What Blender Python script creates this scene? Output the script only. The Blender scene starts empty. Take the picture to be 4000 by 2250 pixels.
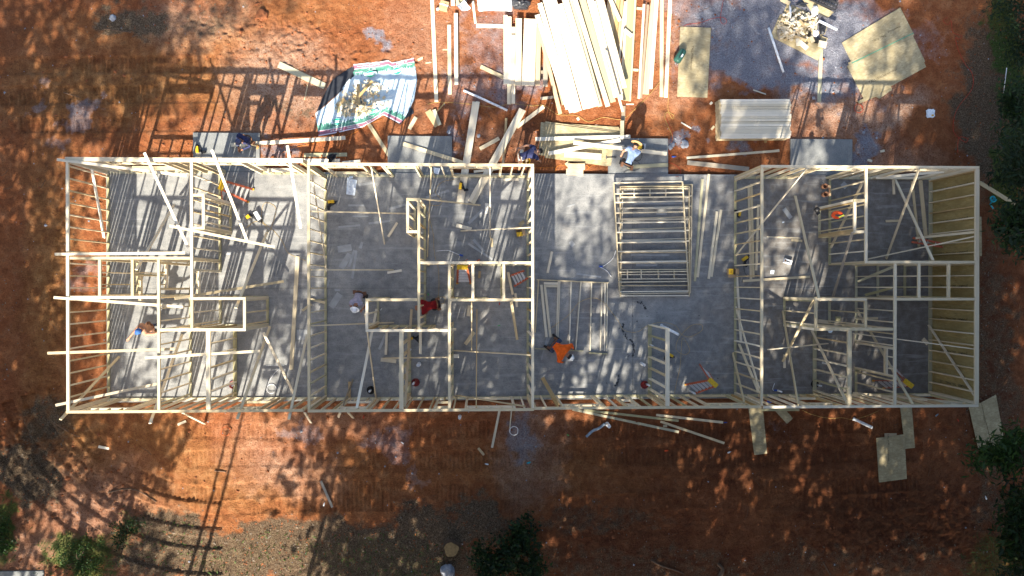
import bpy, bmesh, math, random
import numpy as np
from mathutils import Vector, Matrix, Euler
random.seed(7); rng = np.random.default_rng(11)
SC = bpy.context.scene; COL = SC.collection
R = math.radians
# ------------------------------------------------------------------ camera
F_, H_, A_, B_, R0 = 2.9385, 28.3523, 0.0394, 0.0056, 0.0004
def _rot():
    ca, sa, cb, sb, cr, sr = math.cos(A_), math.sin(A_), math.cos(B_), math.sin(B_), math.cos(R0), math.sin(R0)
    Ry = np.array([[ca, 0, sa], [0, 1, 0], [-sa, 0, ca]]); Rx = np.array([[1, 0, 0], [0, cb, -sb], [0, sb, cb]])
    Rz = np.array([[cr, -sr, 0], [sr, cr, 0], [0, 0, 1]])
    return Rz @ Rx @ Ry
ROT = _rot()
cam = bpy.data.cameras.new('camera'); cam_o = bpy.data.objects.new('camera', cam); COL.objects.link(cam_o)
cam.sensor_width = 36; cam.lens = 9 * F_; cam.clip_end = 2000; cam.clip_start = 0.1
m = Matrix([list(r) for r in ROT.T]).to_4x4(); m.translation = (0, 0, H_); cam_o.matrix_world = m
SC.camera = cam_o
# ------------------------------------------------------------------ light
EL, AZ = 36.0, 15.0                       # sun height; heading of the shadows, from +Y towards +X
SUN = Vector((math.sin(R(AZ)) * math.cos(R(EL)), math.cos(R(AZ)) * math.cos(R(EL)), -math.sin(R(EL))))
world = bpy.data.worlds.new("World"); SC.world = world; world.use_nodes = True
wn = world.node_tree.nodes; wl = world.node_tree.links
sky = wn.new('ShaderNodeTexSky'); sky.sky_type = 'NISHITA'; sky.sun_disc = False
sky.sun_elevation = R(EL); sky.sun_rotation = R(180 + AZ); sky.air_density = 1.0; sky.dust_density = 2.5
wl.new(sky.outputs[0], wn['Background'].inputs[0]); wn['Background'].inputs[1].default_value = 0.09
sun = bpy.data.lights.new('sun', 'SUN'); sun.energy = 5.0; sun.angle = R(0.75); sun.color = (1, 0.93, 0.80)
sun_o = bpy.data.objects.new('sun', sun); COL.objects.link(sun_o); sun_o.rotation_euler = SUN.to_track_quat('-Z', 'Y').to_euler()
vs = SC.view_settings; vs.view_transform = 'Standard'; vs.look = 'None'; vs.gamma = 1; vs.use_curve_mapping = False; vs.exposure = 1.64

# ------------------------------------------------------------------ photo measurement -> metres
CROPS = {'A': (200, 550, 2.415), 'B': (200, 1100, 2.415), 'C': (1150, 550, 2.415), 'D': (1150, 1100, 2.415), 'E': (2050, 550, 2.415),
         'F': (2050, 1100, 2.415), 'G': (3000, 550, 2.415), 'H': (3000, 1100, 2.415), 'T1': (0, 0, 2.415), 'T2': (1000, 0, 2.415),
         'T3': (2000, 0, 2.415), 'T4': (3000, 0, 2.415), 'L1': (0, 1600, 2.229), 'L2': (1000, 1600, 2.229), 'L3': (2000, 1600, 2.229),
         'L4': (3000, 1600, 2.229), 'P1': (1640, 0, 4.025), 'P2': (2140, 0, 3.22), 'SC': (2960, 0, 5.5725), 'TP': (1220, 200, 4.261),
         'ST': (2080, 460, 4.2933), 'LB': (2760, 370, 7.156), 'V': (0, 0, 0.644), 'S': (0, 0, 1)}
GZ = -0.12                                # level of the bare soil; the slab top is 0
def U(c, x, y, z=GZ):
    ox, oy, s = CROPS[c]; u = ox + x / s; v = oy + y / s
    d = ROT.T @ np.array([(u - 2000) / (F_ * 1000), -(v - 1125) / (F_ * 1000), -1.0])
    t = (z - H_) / d[2]
    return Vector((d[0] * t, d[1] * t, z))
def proj(X, Y, Z):
    P = np.stack([X, Y, Z - H_]); v = np.tensordot(ROT, P, 1)
    return 2000 + F_ * 1000 * v[0] / -v[2], 1125 - F_ * 1000 * v[1] / -v[2]

# ------------------------------------------------------------------ materials
def mat(name, col, rough=0.7, metal=0.0, spec=0.3):
    mt = bpy.data.materials.new(name); mt.use_nodes = True
    b = mt.node_tree.nodes['Principled BSDF']
    b.inputs['Base Color'].default_value = (*col, 1); b.inputs['Roughness'].default_value = rough
    b.inputs['Metallic'].default_value = metal; b.inputs['Specular IOR Level'].default_value = spec
    return mt
class NT:
    """small node-tree helper"""
    def __init__(s, mt): s.t = mt.node_tree; s.b = s.t.nodes['Principled BSDF']
    def n(s, typ, **kw):
        nd = s.t.nodes.new(typ)
        for k, v in kw.items():
            if k[0] == 'i' and k[1:].isdigit(): nd.inputs[int(k[1:])].default_value = v
            else: setattr(nd, k, v)
        return nd
    def l(s, a, b): s.t.links.new(a, b)
    def noise(s, vec, scale, detail=3, rough=0.55):
        nd = s.n('ShaderNodeTexNoise'); nd.inputs['Scale'].default_value = scale; nd.inputs['Detail'].default_value = detail
        nd.inputs['Roughness'].default_value = rough
        if vec is not None: s.l(vec, nd.inputs['Vector'])
        return nd.outputs['Fac']
    def ramp(s, fac, stops):
        nd = s.n('ShaderNodeValToRGB'); cr = nd.color_ramp
        while len(cr.elements) < len(stops): cr.elements.new(0.5)
        for e, (p, c) in zip(cr.elements, stops):
            e.position = p; e.color = (*c, 1) if len(c) == 3 else c
        s.l(fac, nd.inputs[0]); return nd.outputs[0]
    def mix(s, fac, a, b, typ='MIX'):
        nd = s.n('ShaderNodeMix', data_type='RGBA', blend_type=typ)
        for sock, v in ((nd.inputs[0], fac), (nd.inputs[6], a), (nd.inputs[7], b)):
            if hasattr(v, 'is_linked') or hasattr(v, 'links'): s.l(v, sock)
            else: sock.default_value = v if not isinstance(v, tuple) else (*v, 1)
        return nd.outputs[2]
    def math(s, op, a, b=0.0):
        nd = s.n('ShaderNodeMath', operation=op)
        for sock, v in ((nd.inputs[0], a), (nd.inputs[1], b)):
            if hasattr(v, 'links'): s.l(v, sock)
            else: sock.default_value = v
        return nd.outputs[0]
    def bump(s, h, strength=0.3, dist=0.02):
        nd = s.n('ShaderNodeBump'); nd.inputs['Strength'].default_value = strength; nd.inputs['Distance'].default_value = dist
        s.l(h, nd.inputs['Height']); s.l(nd.outputs[0], s.b.inputs['Normal'])
def wood(name, c1, c2, knot=(0.16, 0.09, 0.05), var=0.22):
    mt = mat(name, c1, 0.75); q = NT(mt)
    tc = q.n('ShaderNodeTexCoord'); oi = q.n('ShaderNodeObjectInfo')
    off = q.n('ShaderNodeVectorMath', operation='ADD'); q.l(tc.outputs['Object'], off.inputs[0])
    cx = q.n('ShaderNodeCombineXYZ'); r20 = q.math('MULTIPLY', oi.outputs['Random'], 37.0)
    for i in range(3): q.l(r20, cx.inputs[i])
    q.l(cx.outputs[0], off.inputs[1])
    sc = q.n('ShaderNodeMapping'); sc.inputs['Scale'].default_value = (1.6, 5, 2); q.l(off.outputs[0], sc.inputs[0])
    g = q.noise(sc.outputs[0], 2.2, 4, 0.6)
    col = q.ramp(g, [(0.3, c2), (0.62, c1)])
    ks = q.n('ShaderNodeMapping'); ks.inputs['Scale'].default_value = (9, 1.6, 1.0); q.l(off.outputs[0], ks.inputs[0])
    vo = q.n('ShaderNodeTexVoronoi'); vo.inputs['Scale'].default_value = 1.0; q.l(ks.outputs[0], vo.inputs['Vector'])
    kf = q.ramp(vo.outputs['Distance'], [(0.05, (1, 1, 1)), (0.11, (0, 0, 0))])
    kf2 = q.math('MULTIPLY', kf, 0.55)
    col = q.mix(kf2, col, knot)
    hs = q.n('ShaderNodeHueSaturation'); q.l(col, hs.inputs['Color'])
    v = q.math('MULTIPLY_ADD', oi.outputs['Random'], var); 
    nd = v.node; nd.inputs[2].default_value = 1 - var * 0.55; q.l(v, hs.inputs['Value'])
    s = q.math('MULTIPLY_ADD', oi.outputs['Random'], -0.35); s.node.inputs[2].default_value = 1.15; q.l(s, hs.inputs['Saturation'])
    q.l(hs.outputs[0], q.b.inputs['Base Color'])
    return mt
M = {}
M['pine'] = wood('pine', (0.68, 0.57, 0.385), (0.54, 0.43, 0.265), var=.34)
M['white_pine'] = wood('white_pine', (0.74, 0.66, 0.51), (0.63, 0.54, 0.385), var=.3)
M['treated'] = wood('treated_pine', (0.44, 0.40, 0.25), (0.34, 0.31, 0.18))
M['tan_pine'] = wood('tan_pine', (0.50, 0.37, 0.20), (0.42, 0.29, 0.14))
M['old_wood'] = wood('weathered_wood', (0.36, 0.30, 0.22), (0.24, 0.20, 0.15))
def osb(name, c1, c2, dark):
    mt = mat(name, c1, 0.8); q = NT(mt); tc = q.n('ShaderNodeTexCoord')
    mp = q.n('ShaderNodeMapping'); mp.inputs['Scale'].default_value = (1, 1, 1); q.l(tc.outputs['Object'], mp.inputs[0])
    vo = q.n('ShaderNodeTexVoronoi'); vo.inputs['Scale'].default_value = 11; vo.inputs['Randomness'].default_value = 1
    ws = q.n('ShaderNodeMapping'); ws.inputs['Scale'].default_value = (1, 2.2, 1.4); ws.inputs['Rotation'].default_value = (0, 0, 0.5); q.l(mp.outputs[0], ws.inputs[0])
    q.l(ws.outputs[0], vo.inputs['Vector'])
    col = q.mix(q.math('MULTIPLY', q.n('ShaderNodeSeparateColor').outputs[0], 1), c1, c2)
    sp = col.node.inputs[0].links[0].from_node.inputs[0].links[0].from_node; q.l(vo.outputs['Color'], sp.inputs[0])
    big = q.noise(mp.outputs[0], 1.1, 3); col = q.mix(q.ramp(q.noise(mp.outputs[0], 2.6, 4, .65), [(.35, (.75, .75, .75)), (.62, (0, 0, 0))]), col, tuple(x * 0.72 for x in c1))
    d2 = q.n('ShaderNodeMapping'); d2.inputs['Scale'].default_value = (6, 22, 12); d2.inputs['Rotation'].default_value = (0, 0, 0.3); q.l(mp.outputs[0], d2.inputs[0])
    dk = q.ramp(q.noise(d2.outputs[0], 1.0, 1), [(0.70, (0, 0, 0)), (0.76, (1, 1, 1))])
    col = q.mix(q.math('MULTIPLY', dk, 0.6), col, dark)
    q.l(col, q.b.inputs['Base Color']); return mt
M['osb'] = osb('osb_board', (0.36, 0.29, 0.16), (0.50, 0.42, 0.26), (0.13, 0.09, 0.035))
M['osb_gold'] = osb('osb_wall_board', (0.37, 0.27, 0.10), (0.46, 0.35, 0.15), (0.14, 0.09, 0.03))
M['print'] = mat('ink_print', (0.07, 0.055, 0.03), 0.9)
M['green_edge'] = mat('green_edge_paint', (0.10, 0.34, 0.22), 0.7)
def concrete(name, base, lo, hi):
    mt = mat(name, base, 0.62); q = NT(mt); g = q.n('ShaderNodeNewGeometry')
    n1 = q.noise(g.outputs['Position'], 0.45, 6, 0.62); n2 = q.noise(g.outputs['Position'], 3.5, 5, 0.65); n3 = q.noise(g.outputs['Position'], 28, 2)
    col = q.ramp(n1, [(0.33, lo), (0.52, base), (0.68, hi)])
    col = q.mix(0.55, col, q.ramp(n2, [(0.3, lo), (0.7, hi)]))
    st = q.n('ShaderNodeMapping'); st.inputs['Scale'].default_value = (1.2, 14, 1); st.inputs['Rotation'].default_value = (0, 0, 0.9); q.l(g.outputs['Position'], st.inputs[0])
    sf = q.ramp(q.noise(st.outputs[0], 1.4, 2), [(0.70, (0, 0, 0)), (0.78, (1, 1, 1))])
    col = q.mix(q.math('MULTIPLY', sf, 0.25), col, hi)
    wet = q.ramp(q.noise(g.outputs['Position'], 0.9, 5, 0.7), [(0.63, (0, 0, 0)), (0.68, (1, 1, 1))])
    col = q.mix(q.math('MULTIPLY', wet, 0.35), col, tuple(x * 0.62 for x in lo))
    sp = q.ramp(n3, [(0.30, (0.75, 0.75, 0.75)), (0.5, (1, 1, 1))]); col = q.mix(1.0, col, sp, 'MULTIPLY')
    cl = q.ramp(q.noise(g.outputs['Position'], 0.35, 4), [(0.60, (0, 0, 0)), (0.75, (1, 1, 1))])
    col = q.mix(q.math('MULTIPLY', cl, 0.35), col, (0.20, 0.135, 0.09))
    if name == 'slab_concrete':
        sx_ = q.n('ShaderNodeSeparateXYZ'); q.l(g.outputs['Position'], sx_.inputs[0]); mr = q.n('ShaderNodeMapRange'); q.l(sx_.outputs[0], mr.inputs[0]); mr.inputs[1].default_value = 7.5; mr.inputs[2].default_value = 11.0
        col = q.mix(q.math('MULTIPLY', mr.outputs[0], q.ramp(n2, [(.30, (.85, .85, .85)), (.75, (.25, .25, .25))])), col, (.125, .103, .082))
        col = q.mix(q.math('MULTIPLY', q.ramp(q.noise(st.outputs[0], .5, 3), [(.58, (0, 0, 0)), (.66, (1, 1, 1))]), .30), col, (.40, .40, .385))
    q.l(col, q.b.inputs['Base Color'])
    rr = q.math('MULTIPLY_ADD', n1, 0.25); rr.node.inputs[2].default_value = 0.5; q.l(rr, q.b.inputs['Roughness'])
    q.bump(n3, 0.12, 0.004); return mt
M['concrete'] = concrete('slab_concrete', (0.225, 0.225, 0.218), (0.130, 0.133, 0.135), (0.37, 0.36, 0.335))
M['stoop'] = concrete('stoop_concrete', (0.20, 0.207, 0.20), (0.155, 0.16, 0.157), (0.29, 0.29, 0.275))
def simple(name, col, rough=0.6, metal=0.0, nscale=9, amp=0.25):
    mt = mat(name, col, rough, metal); q = NT(mt); tc = q.n('ShaderNodeTexCoord')
    q.l(q.ramp(q.noise(tc.outputs['Object'], nscale, 3), [(0.3, tuple(c * (1 - amp) for c in col)), (0.7, tuple(min(1, c * (1 + amp)) for c in col))]), q.b.inputs['Base Color'])
    return mt
for k, c, rg, mtl in (('pvc', (0.80, 0.82, 0.84), .35, 0), ('red_plastic', (0.14, 0.012, 0.012), .5, 0), ('black', (0.012, 0.012, 0.013), .5, 0), ('dark', (0.03, 0.03, 0.033), .6, 0),
                      ('yellow', (0.62, 0.38, 0.02), .45, 0), ('ladder_orange', (0.40, 0.09, 0.04), .5, 0), ('alu', (0.55, 0.53, 0.50), .45, .6), ('rope_orange', (0.62, 0.20, 0.03), .7, 0),
                      ('cord_yellow', (0.50, 0.33, 0.10), .7, 0), ('hose_red', (0.45, 0.05, 0.02), .7, 0), ('paper', (0.72, 0.78, 0.88), .8, 0), ('white_plastic', (0.78, 0.80, 0.82), .3, 0),
                      ('carton', (0.40, 0.27, 0.15), .85, 0), ('tank_green', (0.035, 0.11, 0.085), .35, .1), ('blue', (0.02, 0.07, 0.32), .5, 0), ('turquoise', (0.02, 0.36, 0.45), .5, 0),
                      ('leather', (0.16, 0.075, 0.04), .7, 0), ('hivis', (1.0, 0.10, 0.02), .6, 0), ('neon_yellow', (0.75, 0.85, 0.10), .5, 0), ('steel', (0.25, 0.25, 0.26), .4, .8),
                      ('cable', (0.03, 0.035, 0.04), .6, 0), ('white_bag', (0.82, 0.84, 0.86), .35, 0), ('bark', (0.09, 0.06, 0.04), .9, 0), ('stick', (0.15, 0.09, 0.055), .9, 0),
                      ('clod', (0.23, 0.080, 0.032), .95, 0), ('stone', (0.27, 0.28, 0.31), .9, 0), ('cut_wood', (0.26, 0.17, 0.075), .9, 0), ('lit_green', (0.1, 0.45, 0.1), .5, 0),
                      ('skin', (0.42, 0.22, 0.14), .6, 0), ('skin_tan', (0.30, 0.14, 0.08), .6, 0), ('shirt_navy', (0.025, 0.03, 0.085), .85, 0), ('shirt_white', (0.7, 0.68, 0.68), .85, 0),
                      ('shirt_lav', (0.34, 0.31, 0.37), .85, 0), ('shirt_red', (0.20, 0.005, 0.008), .85, 0), ('shirt_blue', (0.22, 0.30, 0.46), .85, 0), ('shirt_orange', (.85, 0.12, 0.008), .85, 0),
                      ('trouser_dark', (0.025, 0.025, 0.03), .9, 0), ('trouser_khaki', (0.20, 0.17, 0.11), .9, 0), ('short_white', (0.62, 0.60, 0.52), .9, 0), ('jean', (0.05, 0.07, 0.13), .9, 0),
                      ('boot_tan', (0.42, 0.22, 0.07), .8, 0), ('boot_black', (0.02, 0.018, 0.018), .7, 0), ('straw', (0.34, 0.22, 0.10), .8, 0), ('cap_slate', (0.07, 0.08, 0.15), .8, 0),
                      ('cap_blue', (0.03, 0.10, 0.30), .8, 0), ('hardhat', (0.80, 0.84, 0.88), .3, 0), ('hair', (0.015, 0.01, 0.008), .7, 0), ('tarp_black', (0.03, 0.032, 0.038), .4, 0),
                      ('pex_white', (0.8, 0.8, 0.8), .4, 0), ('grey_pipe', (0.24, 0.30, 0.36), .5, 0), ('terracotta', (0.45, 0.10, 0.03), .8, 0)):
    M[k] = simple(k, c, rg, mtl)
for k in [k for k in M if k.startswith(('shirt', 'trouser', 'short_', 'jean'))]:
    q = NT(M[k]); q.bump(q.noise(q.n('ShaderNodeTexCoord').outputs['Object'], 7, 4, .6), .9, .06)
def leafmat(name, a, b):
    mt = mat(name, a, 0.55); q = NT(mt); g = q.n('ShaderNodeNewGeometry'); oi = q.n('ShaderNodeTexCoord')
    col = q.mix(g.outputs['Random Per Island'], a, b); big = q.noise(oi.outputs['Object'], 0.9, 2)
    col = q.mix(q.math('MULTIPLY', big, 0.6), col, tuple(x * 0.55 for x in a)); col = q.mix(1.0, col, (.72, .70, .70), 'MULTIPLY'); q.l(col, q.b.inputs['Base Color'])
    tr = q.n('ShaderNodeBsdfTranslucent'); q.l(col, tr.inputs[0]); ms = q.n('ShaderNodeMixShader'); ms.inputs[0].default_value = 0.3
    out = q.t.nodes['Material Output']; q.l(q.b.outputs[0], ms.inputs[1]); q.l(tr.outputs[0], ms.inputs[2]); q.l(ms.outputs[0], out.inputs[0])
    return mt
M['leaf'] = leafmat('leaf', (0.03, 0.075, 0.016), (0.06, 0.125, 0.028)); M['leaf_dark'] = leafmat('leaf_dark', (0.014, 0.036, 0.011), (0.032, 0.068, 0.02))  # leaf_dark is lowered so edge crowns carry the shade of taller trees
M['leaf_light'] = leafmat('leaf_light', (0.06, 0.14, 0.025), (0.11, 0.21, 0.04)); M['grass'] = leafmat('grass_blade', (0.06, 0.14, 0.02), (0.12, 0.22, 0.04))
M['litter'] = leafmat('dead_leaf', (0.23, 0.17, 0.11), (0.36, 0.28, 0.19))

# ------------------------------------------------------------------ object helpers
WORLD = {}                                # world translation of every linked object
def tag(o, label=None, cat=None, group=None, kind=None):
    if label: o['label'] = label
    if cat: o['category'] = cat
    if group: o['group'] = group
    if kind: o['kind'] = kind
    return o
def link(o, loc=(0, 0, 0), parent=None):
    loc = Vector(loc); COL.objects.link(o)
    WORLD[o.name] = loc.copy()
    if parent is not None:
        o.parent = parent; o.location = loc - WORLD[parent.name]
    else: o.location = loc
    return o
def thing(name, loc, label, cat, group=None):
    o = bpy.data.objects.new(name, None); o.empty_display_size = 0.1
    link(o, loc); return tag(o, label, cat, group)
def part_empty(name, loc, parent):
    o = bpy.data.objects.new(name, None); return link(o, loc, parent)
_cube = {}
def cube_mesh(mk):
    if mk not in _cube:
        me = bpy.data.meshes.new('board_' + mk); bm = bmesh.new(); bmesh.ops.create_cube(bm, size=1); bm.to_mesh(me); bm.free()
        me.materials.append(M[mk]); _cube[mk] = me
    return _cube[mk]
def box(name, c, size, mk, parent=None, rotz=0.0, rot=None):
    o = bpy.data.objects.new(name, cube_mesh(mk)); o.scale = size
    o.rotation_euler = rot if rot is not None else (0, 0, rotz)
    return link(o, c, parent)
def beam(name, p0, p1, w, t, mk, parent=None, edge=False, roll=0.0):
    """a board from p0 to p1 (centre line); w is its width across, t its thickness upwards"""
    p0, p1 = Vector(p0), Vector(p1); d = p1 - p0; L = d.length; x = d / L
    up = Vector((0, 0, 1)) if abs(x.z) < 0.97 else Vector((0, 1, 0))
    y = up.cross(x).normalized(); z = x.cross(y)
    if edge: w, t = t, w
    rm = Matrix((x, y, z)).transposed() @ Matrix.Rotation(roll, 3, 'X')
    o = bpy.data.objects.new(name, cube_mesh(mk)); o.rotation_euler = rm.to_euler(); o.scale = (L, w, t)
    return link(o, (p0 + p1) / 2, parent)
def mesh_obj(name, verts, faces, mk, loc=(0, 0, 0), parent=None, smooth=False, mats=None, fm=None):
    me = bpy.data.meshes.new(name); me.from_pydata([tuple(v) for v in verts], [], faces); me.update()
    for k in (mats or [mk]): me.materials.append(M[k])
    if fm is not None: me.polygons.foreach_set('material_index', fm)
    if smooth: me.polygons.foreach_set('use_smooth', [True] * len(me.polygons))
    return link(bpy.data.objects.new(name, me), loc, parent)
def big_mesh(name, V, Fq, mats, loc=(0, 0, 0), parent=None, midx=None, smooth=False):
    """fast mesh from numpy arrays; Fq is n x k"""
    V = np.asarray(V, np.float32); Fq = np.asarray(Fq, np.int32); n, k = Fq.shape
    me = bpy.data.meshes.new(name); me.vertices.add(len(V)); me.vertices.foreach_set('co', V.ravel())
    me.loops.add(n * k); me.loops.foreach_set('vertex_index', Fq.ravel()); me.polygons.add(n)
    me.polygons.foreach_set('loop_start', np.arange(0, n * k, k, dtype=np.int32))
    for mk in mats: me.materials.append(M[mk])
    if midx is not None: me.polygons.foreach_set('material_index', np.asarray(midx, np.int32))
    me.update(calc_edges=True)
    me.polygons.foreach_set('use_smooth', np.full(n, bool(smooth)))
    return link(bpy.data.objects.new(name, me), loc, parent)
def tube_geo(pts, r, n=6, closed=False):
    V, Fc = [], []; pts = [Vector(p) for p in pts]; N = len(pts)
    rs = r if isinstance(r, (list, tuple)) else [r] * N
    for i, p in enumerate(pts):
        a = pts[max(0, i - 1)] if not closed else pts[i - 1]; b = pts[min(N - 1, i + 1)] if not closed else pts[(i + 1) % N]
        d = (b - a).normalized() if (b - a).length > 1e-9 else Vector((0, 0, 1)); up = Vector((0, 0, 1)) if abs(d.z) < 0.9 else Vector((1, 0, 0))
        u = up.cross(d).normalized(); w = d.cross(u)
        for k in range(n):
            an = 2 * math.pi * k / n; V.append(p + (u * math.cos(an) + w * math.sin(an)) * rs[i])
    for i in range(N if closed else N - 1):
        j = (i + 1) % N
        for k in range(n): Fc.append((i * n + k, i * n + (k + 1) % n, j * n + (k + 1) % n, j * n + k))
    if not closed: Fc.append(tuple(range(n - 1, -1, -1))); Fc.append(tuple((N - 1) * n + k for k in range(n)))
    return V, Fc
def tube(name, pts, r, mk, parent=None, n=6, closed=False, smooth=True):
    c = Vector(pts[0]); V, Fc = tube_geo([Vector(p) - c for p in pts], r, n, closed)
    return mesh_obj(name, V, Fc, mk, c, parent, smooth)
def spline(P, k=6):
    """Catmull-Rom through 3-D points"""
    P = [Vector(p) for p in P]; out = []
    for i in range(len(P) - 1):
        a, b, c, d = P[max(i - 1, 0)], P[i], P[i + 1], P[min(i + 2, len(P) - 1)]
        for j in range(k):
            t = j / k
            out.append(0.5 * (2 * b + (c - a) * t + (2 * a - 5 * b + 4 * c - d) * t * t + (-a + 3 * b - 3 * c + d) * t ** 3))
    out.append(P[-1]); return out
def lathe(name, prof, mk, loc, parent=None, n=20, rot=None, smooth=True):
    V, Fc = [], []
    for r, z in prof:
        for k in range(n): V.append((r * math.cos(2 * math.pi * k / n), r * math.sin(2 * math.pi * k / n), z))
    for i in range(len(prof) - 1):
        for k in range(n): Fc.append((i * n + k, i * n + (k + 1) % n, (i + 1) * n + (k + 1) % n, (i + 1) * n + k))
    if prof[0][0] > 1e-4: Fc.append(tuple(range(n - 1, -1, -1)))
    if prof[-1][0] > 1e-4: Fc.append(tuple((len(prof) - 1) * n + k for k in range(n)))
    o = mesh_obj(name, V, Fc, mk, loc, parent, smooth)
    if rot is not None: o.rotation_euler = rot
    return o
def slab(name, corners, t, mk, parent=None):
    """sheet of thickness t under the given 3-D corners; local X along the first edge"""
    P = [Vector(p) for p in corners]; c = sum(P, Vector()) / len(P); e = P[1] - P[0]; a = math.atan2(e.y, e.x)
    Rm = Matrix.Rotation(-a, 3, 'Z'); n = len(P)
    top = [Rm @ (p - c) for p in P]; bot = [v - Vector((0, 0, t)) for v in top]
    ar = sum(top[i].x * top[(i + 1) % n].y - top[(i + 1) % n].x * top[i].y for i in range(n))
    fc = [tuple(range(n)) if ar > 0 else tuple(range(n - 1, -1, -1)), tuple(n + i for i in (range(n - 1, -1, -1) if ar > 0 else range(n)))]
    fc += [(i, n + i, n + (i + 1) % n, (i + 1) % n) if ar > 0 else (i, (i + 1) % n, n + (i + 1) % n, n + i) for i in range(n)]
    o = mesh_obj(name, top + bot, fc, mk, c, parent); o.rotation_euler = (0, 0, a); return o
TEXTS = []
def text(name, body, loc, size, rotz, mk='print', parent=None, rot=None, mirror=False, align='CENTER', bold=0.0):
    cu = bpy.data.curves.new(name, 'FONT'); cu.body = body; cu.size = size; cu.align_x = align; cu.align_y = 'CENTER'; cu.offset = bold
    cu.resolution_u = 2; cu.materials.append(M[mk])
    o = bpy.data.objects.new(name, cu); o.rotation_euler = rot if rot is not None else (0, 0, rotz)
    if mirror: o.scale = (-1, 1, 1)
    TEXTS.append(o); return link(o, loc, parent)
def dirz(c, x0, y0, x1, y1):
    a, b = U(c, x0, y0), U(c, x1, y1); return math.atan2(b.y - a.y, b.x - a.x)
# ------------------------------------------------------------------ noise
def vnoise(x, y, seed=0):
    xi = np.floor(x).astype(np.int64); yi = np.floor(y).astype(np.int64); fx = x - xi; fy = y - yi
    fx = fx * fx * (3 - 2 * fx); fy = fy * fy * (3 - 2 * fy)
    def h(a, b):
        n = (a * 374761393 + b * 668265263 + seed * 982451653) & 0x7fffffff; n = ((n ^ (n >> 13)) * 1274126177) & 0x7fffffff
        return ((n ^ (n >> 16)) & 0xffff) / 65535.0
    return (h(xi, yi) * (1 - fx) + h(xi + 1, yi) * fx) * (1 - fy) + (h(xi, yi + 1) * (1 - fx) + h(xi + 1, yi + 1) * fx) * fy
def fbm(x, y, f, o=4, seed=0, g=0.55):
    s, a, t = 0, 1.0, 0
    for i in range(o): s = s + a * vnoise(x * f + 17 * i, y * f + 31 * i, seed + i); t += a; a *= g; f *= 2.03
    return s / t
def blobs(PX, PY, L, soft=0.55):
    """soft union of ellipses given in picture units (x, y, rx, ry[, angle[, strength]])"""
    out = np.zeros_like(PX)
    for b in L:
        x, y, rx, ry = b[:4]; an = R(b[4]) if len(b) > 4 else 0; st = b[5] if len(b) > 5 else 1
        dx, dy = PX - x, PY - y; u = dx * math.cos(an) + dy * math.sin(an); v = -dx * math.sin(an) + dy * math.cos(an)
        d = np.sqrt((u / rx) ** 2 + (v / ry) ** 2)
        out = np.maximum(out, st * np.clip((1 + soft - d) / (2 * soft), 0, 1))
    return out
# ------------------------------------------------------------------ house outline (metres)
XL, XR, YF, YB = -13.86, 17.34, 4.135, -4.35
TOP = 2.769
# ------------------------------------------------------------------ the ground
GRAVEL = [(1990, 60, 330, 90, 8), (2160, 120, 120, 110, 30), (1890, 150, 190, 60, 20), (2070, 220, 90, 60, 0), (1240, 90, 80, 100, 10, .5), (1300, 190, 70, 60, 0, .7),
          (1180, 230, 70, 90, 0, .5), (960, 105, 40, 28, 15, .8), (1870, 345, 50, 25, 0, .8), (2170, 380, 40, 40, 0, .85), (205, 290, 55, 28, -35, .6), (90, 250, 40, 25, -45, .5), (150, 355, 30, 25, 0, .45),
          (760, 1080, 80, 28, 5, .5), (980, 1110, 70, 45, 10, .5), (1310, 1110, 45, 70, 0, .65), (1030, 1190, 40, 40, 0, .4), (215, 690, 50, 26, 0, .45), (1340, 270, 80, 30, 0, .3), (1760, 180, 110, 60, 20, .55),
          (2050, 20, 160, 60, 0, .9), (690, 385, 45, 20, 0, .7), (1150, 365, 25, 40, 0, .7), (1965, 1090, 60, 40, 0, .3), (1710, 358, 30, 22, 0, .8)]
PALE = [(700, 200, 110, 90, -20, .8), (800, 250, 60, 70, 0, .7), (640, 330, 90, 60, 0, .5), (480, 60, 120, 60, 0, .5), (1790, 80, 120, 80, 10, .7), (1700, 230, 90, 40, 0, .4), (2130, 290, 120, 60, -10, .8),
        (2230, 300, 110, 22, -30, .9), (2010, 270, 60, 60, 0, .6), (1320, 1130, 60, 100, 0, .7), (700, 1170, 110, 60, 20, .5), (230, 1290, 160, 110, 20, .45), (110, 1380, 120, 60, 0, .5), (800, 1060, 200, 40, 0, .3),
        (1080, 130, 100, 140, 0, .3), (1200, 370, 200, 40, 0, .25), (2200, 420, 120, 60, 0, .6)]
LITTER = [(560, 1400, 280, 80, -3), (900, 1400, 320, 85, 3), (1130, 1320, 200, 60, 0, .8), (60, 1190, 90, 90, 30, .9), (120, 1060, 60, 60, 0, .6), (1700, 1430, 600, 70, 0, .45), (2200, 1420, 400, 80, 0, .45),
          (2500, 1000, 80, 500, 0, .5), (2480, 250, 90, 260, 0, .7), (420, 1330, 120, 50, 0, .7), (330, 50, 120, 60, 0, .7), (520, 50, 90, 60, 0, .5), (720, 275, 90, 25, -8, .5), (20, 760, 50, 300, 0, .3), (1480, 1310, 250, 40, 0, .5)]
GRASS = [(2530, 110, 45, 200, 0), (2545, 420, 40, 120, 0, .8), (190, 1400, 100, 60, 0, 1), (5, 1340, 40, 70, 0, .9), (290, 1375, 60, 50, 0, .55), (2520, 1400, 120, 80, 0, .6), (860, 1420, 60, 40, 0, .3), (2130, 1330, 120, 40, 0, .15),
         (480, 1430, 60, 30, 0, .35), (310, 1340, 40, 40, 0, .6), (560, 1400, 260, 60, 0, .42), (900, 1400, 280, 60, 0, .45), (1030, 1440, 120, 30, 0, .5), (420, 1340, 90, 40, 0, .4)]
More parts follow.
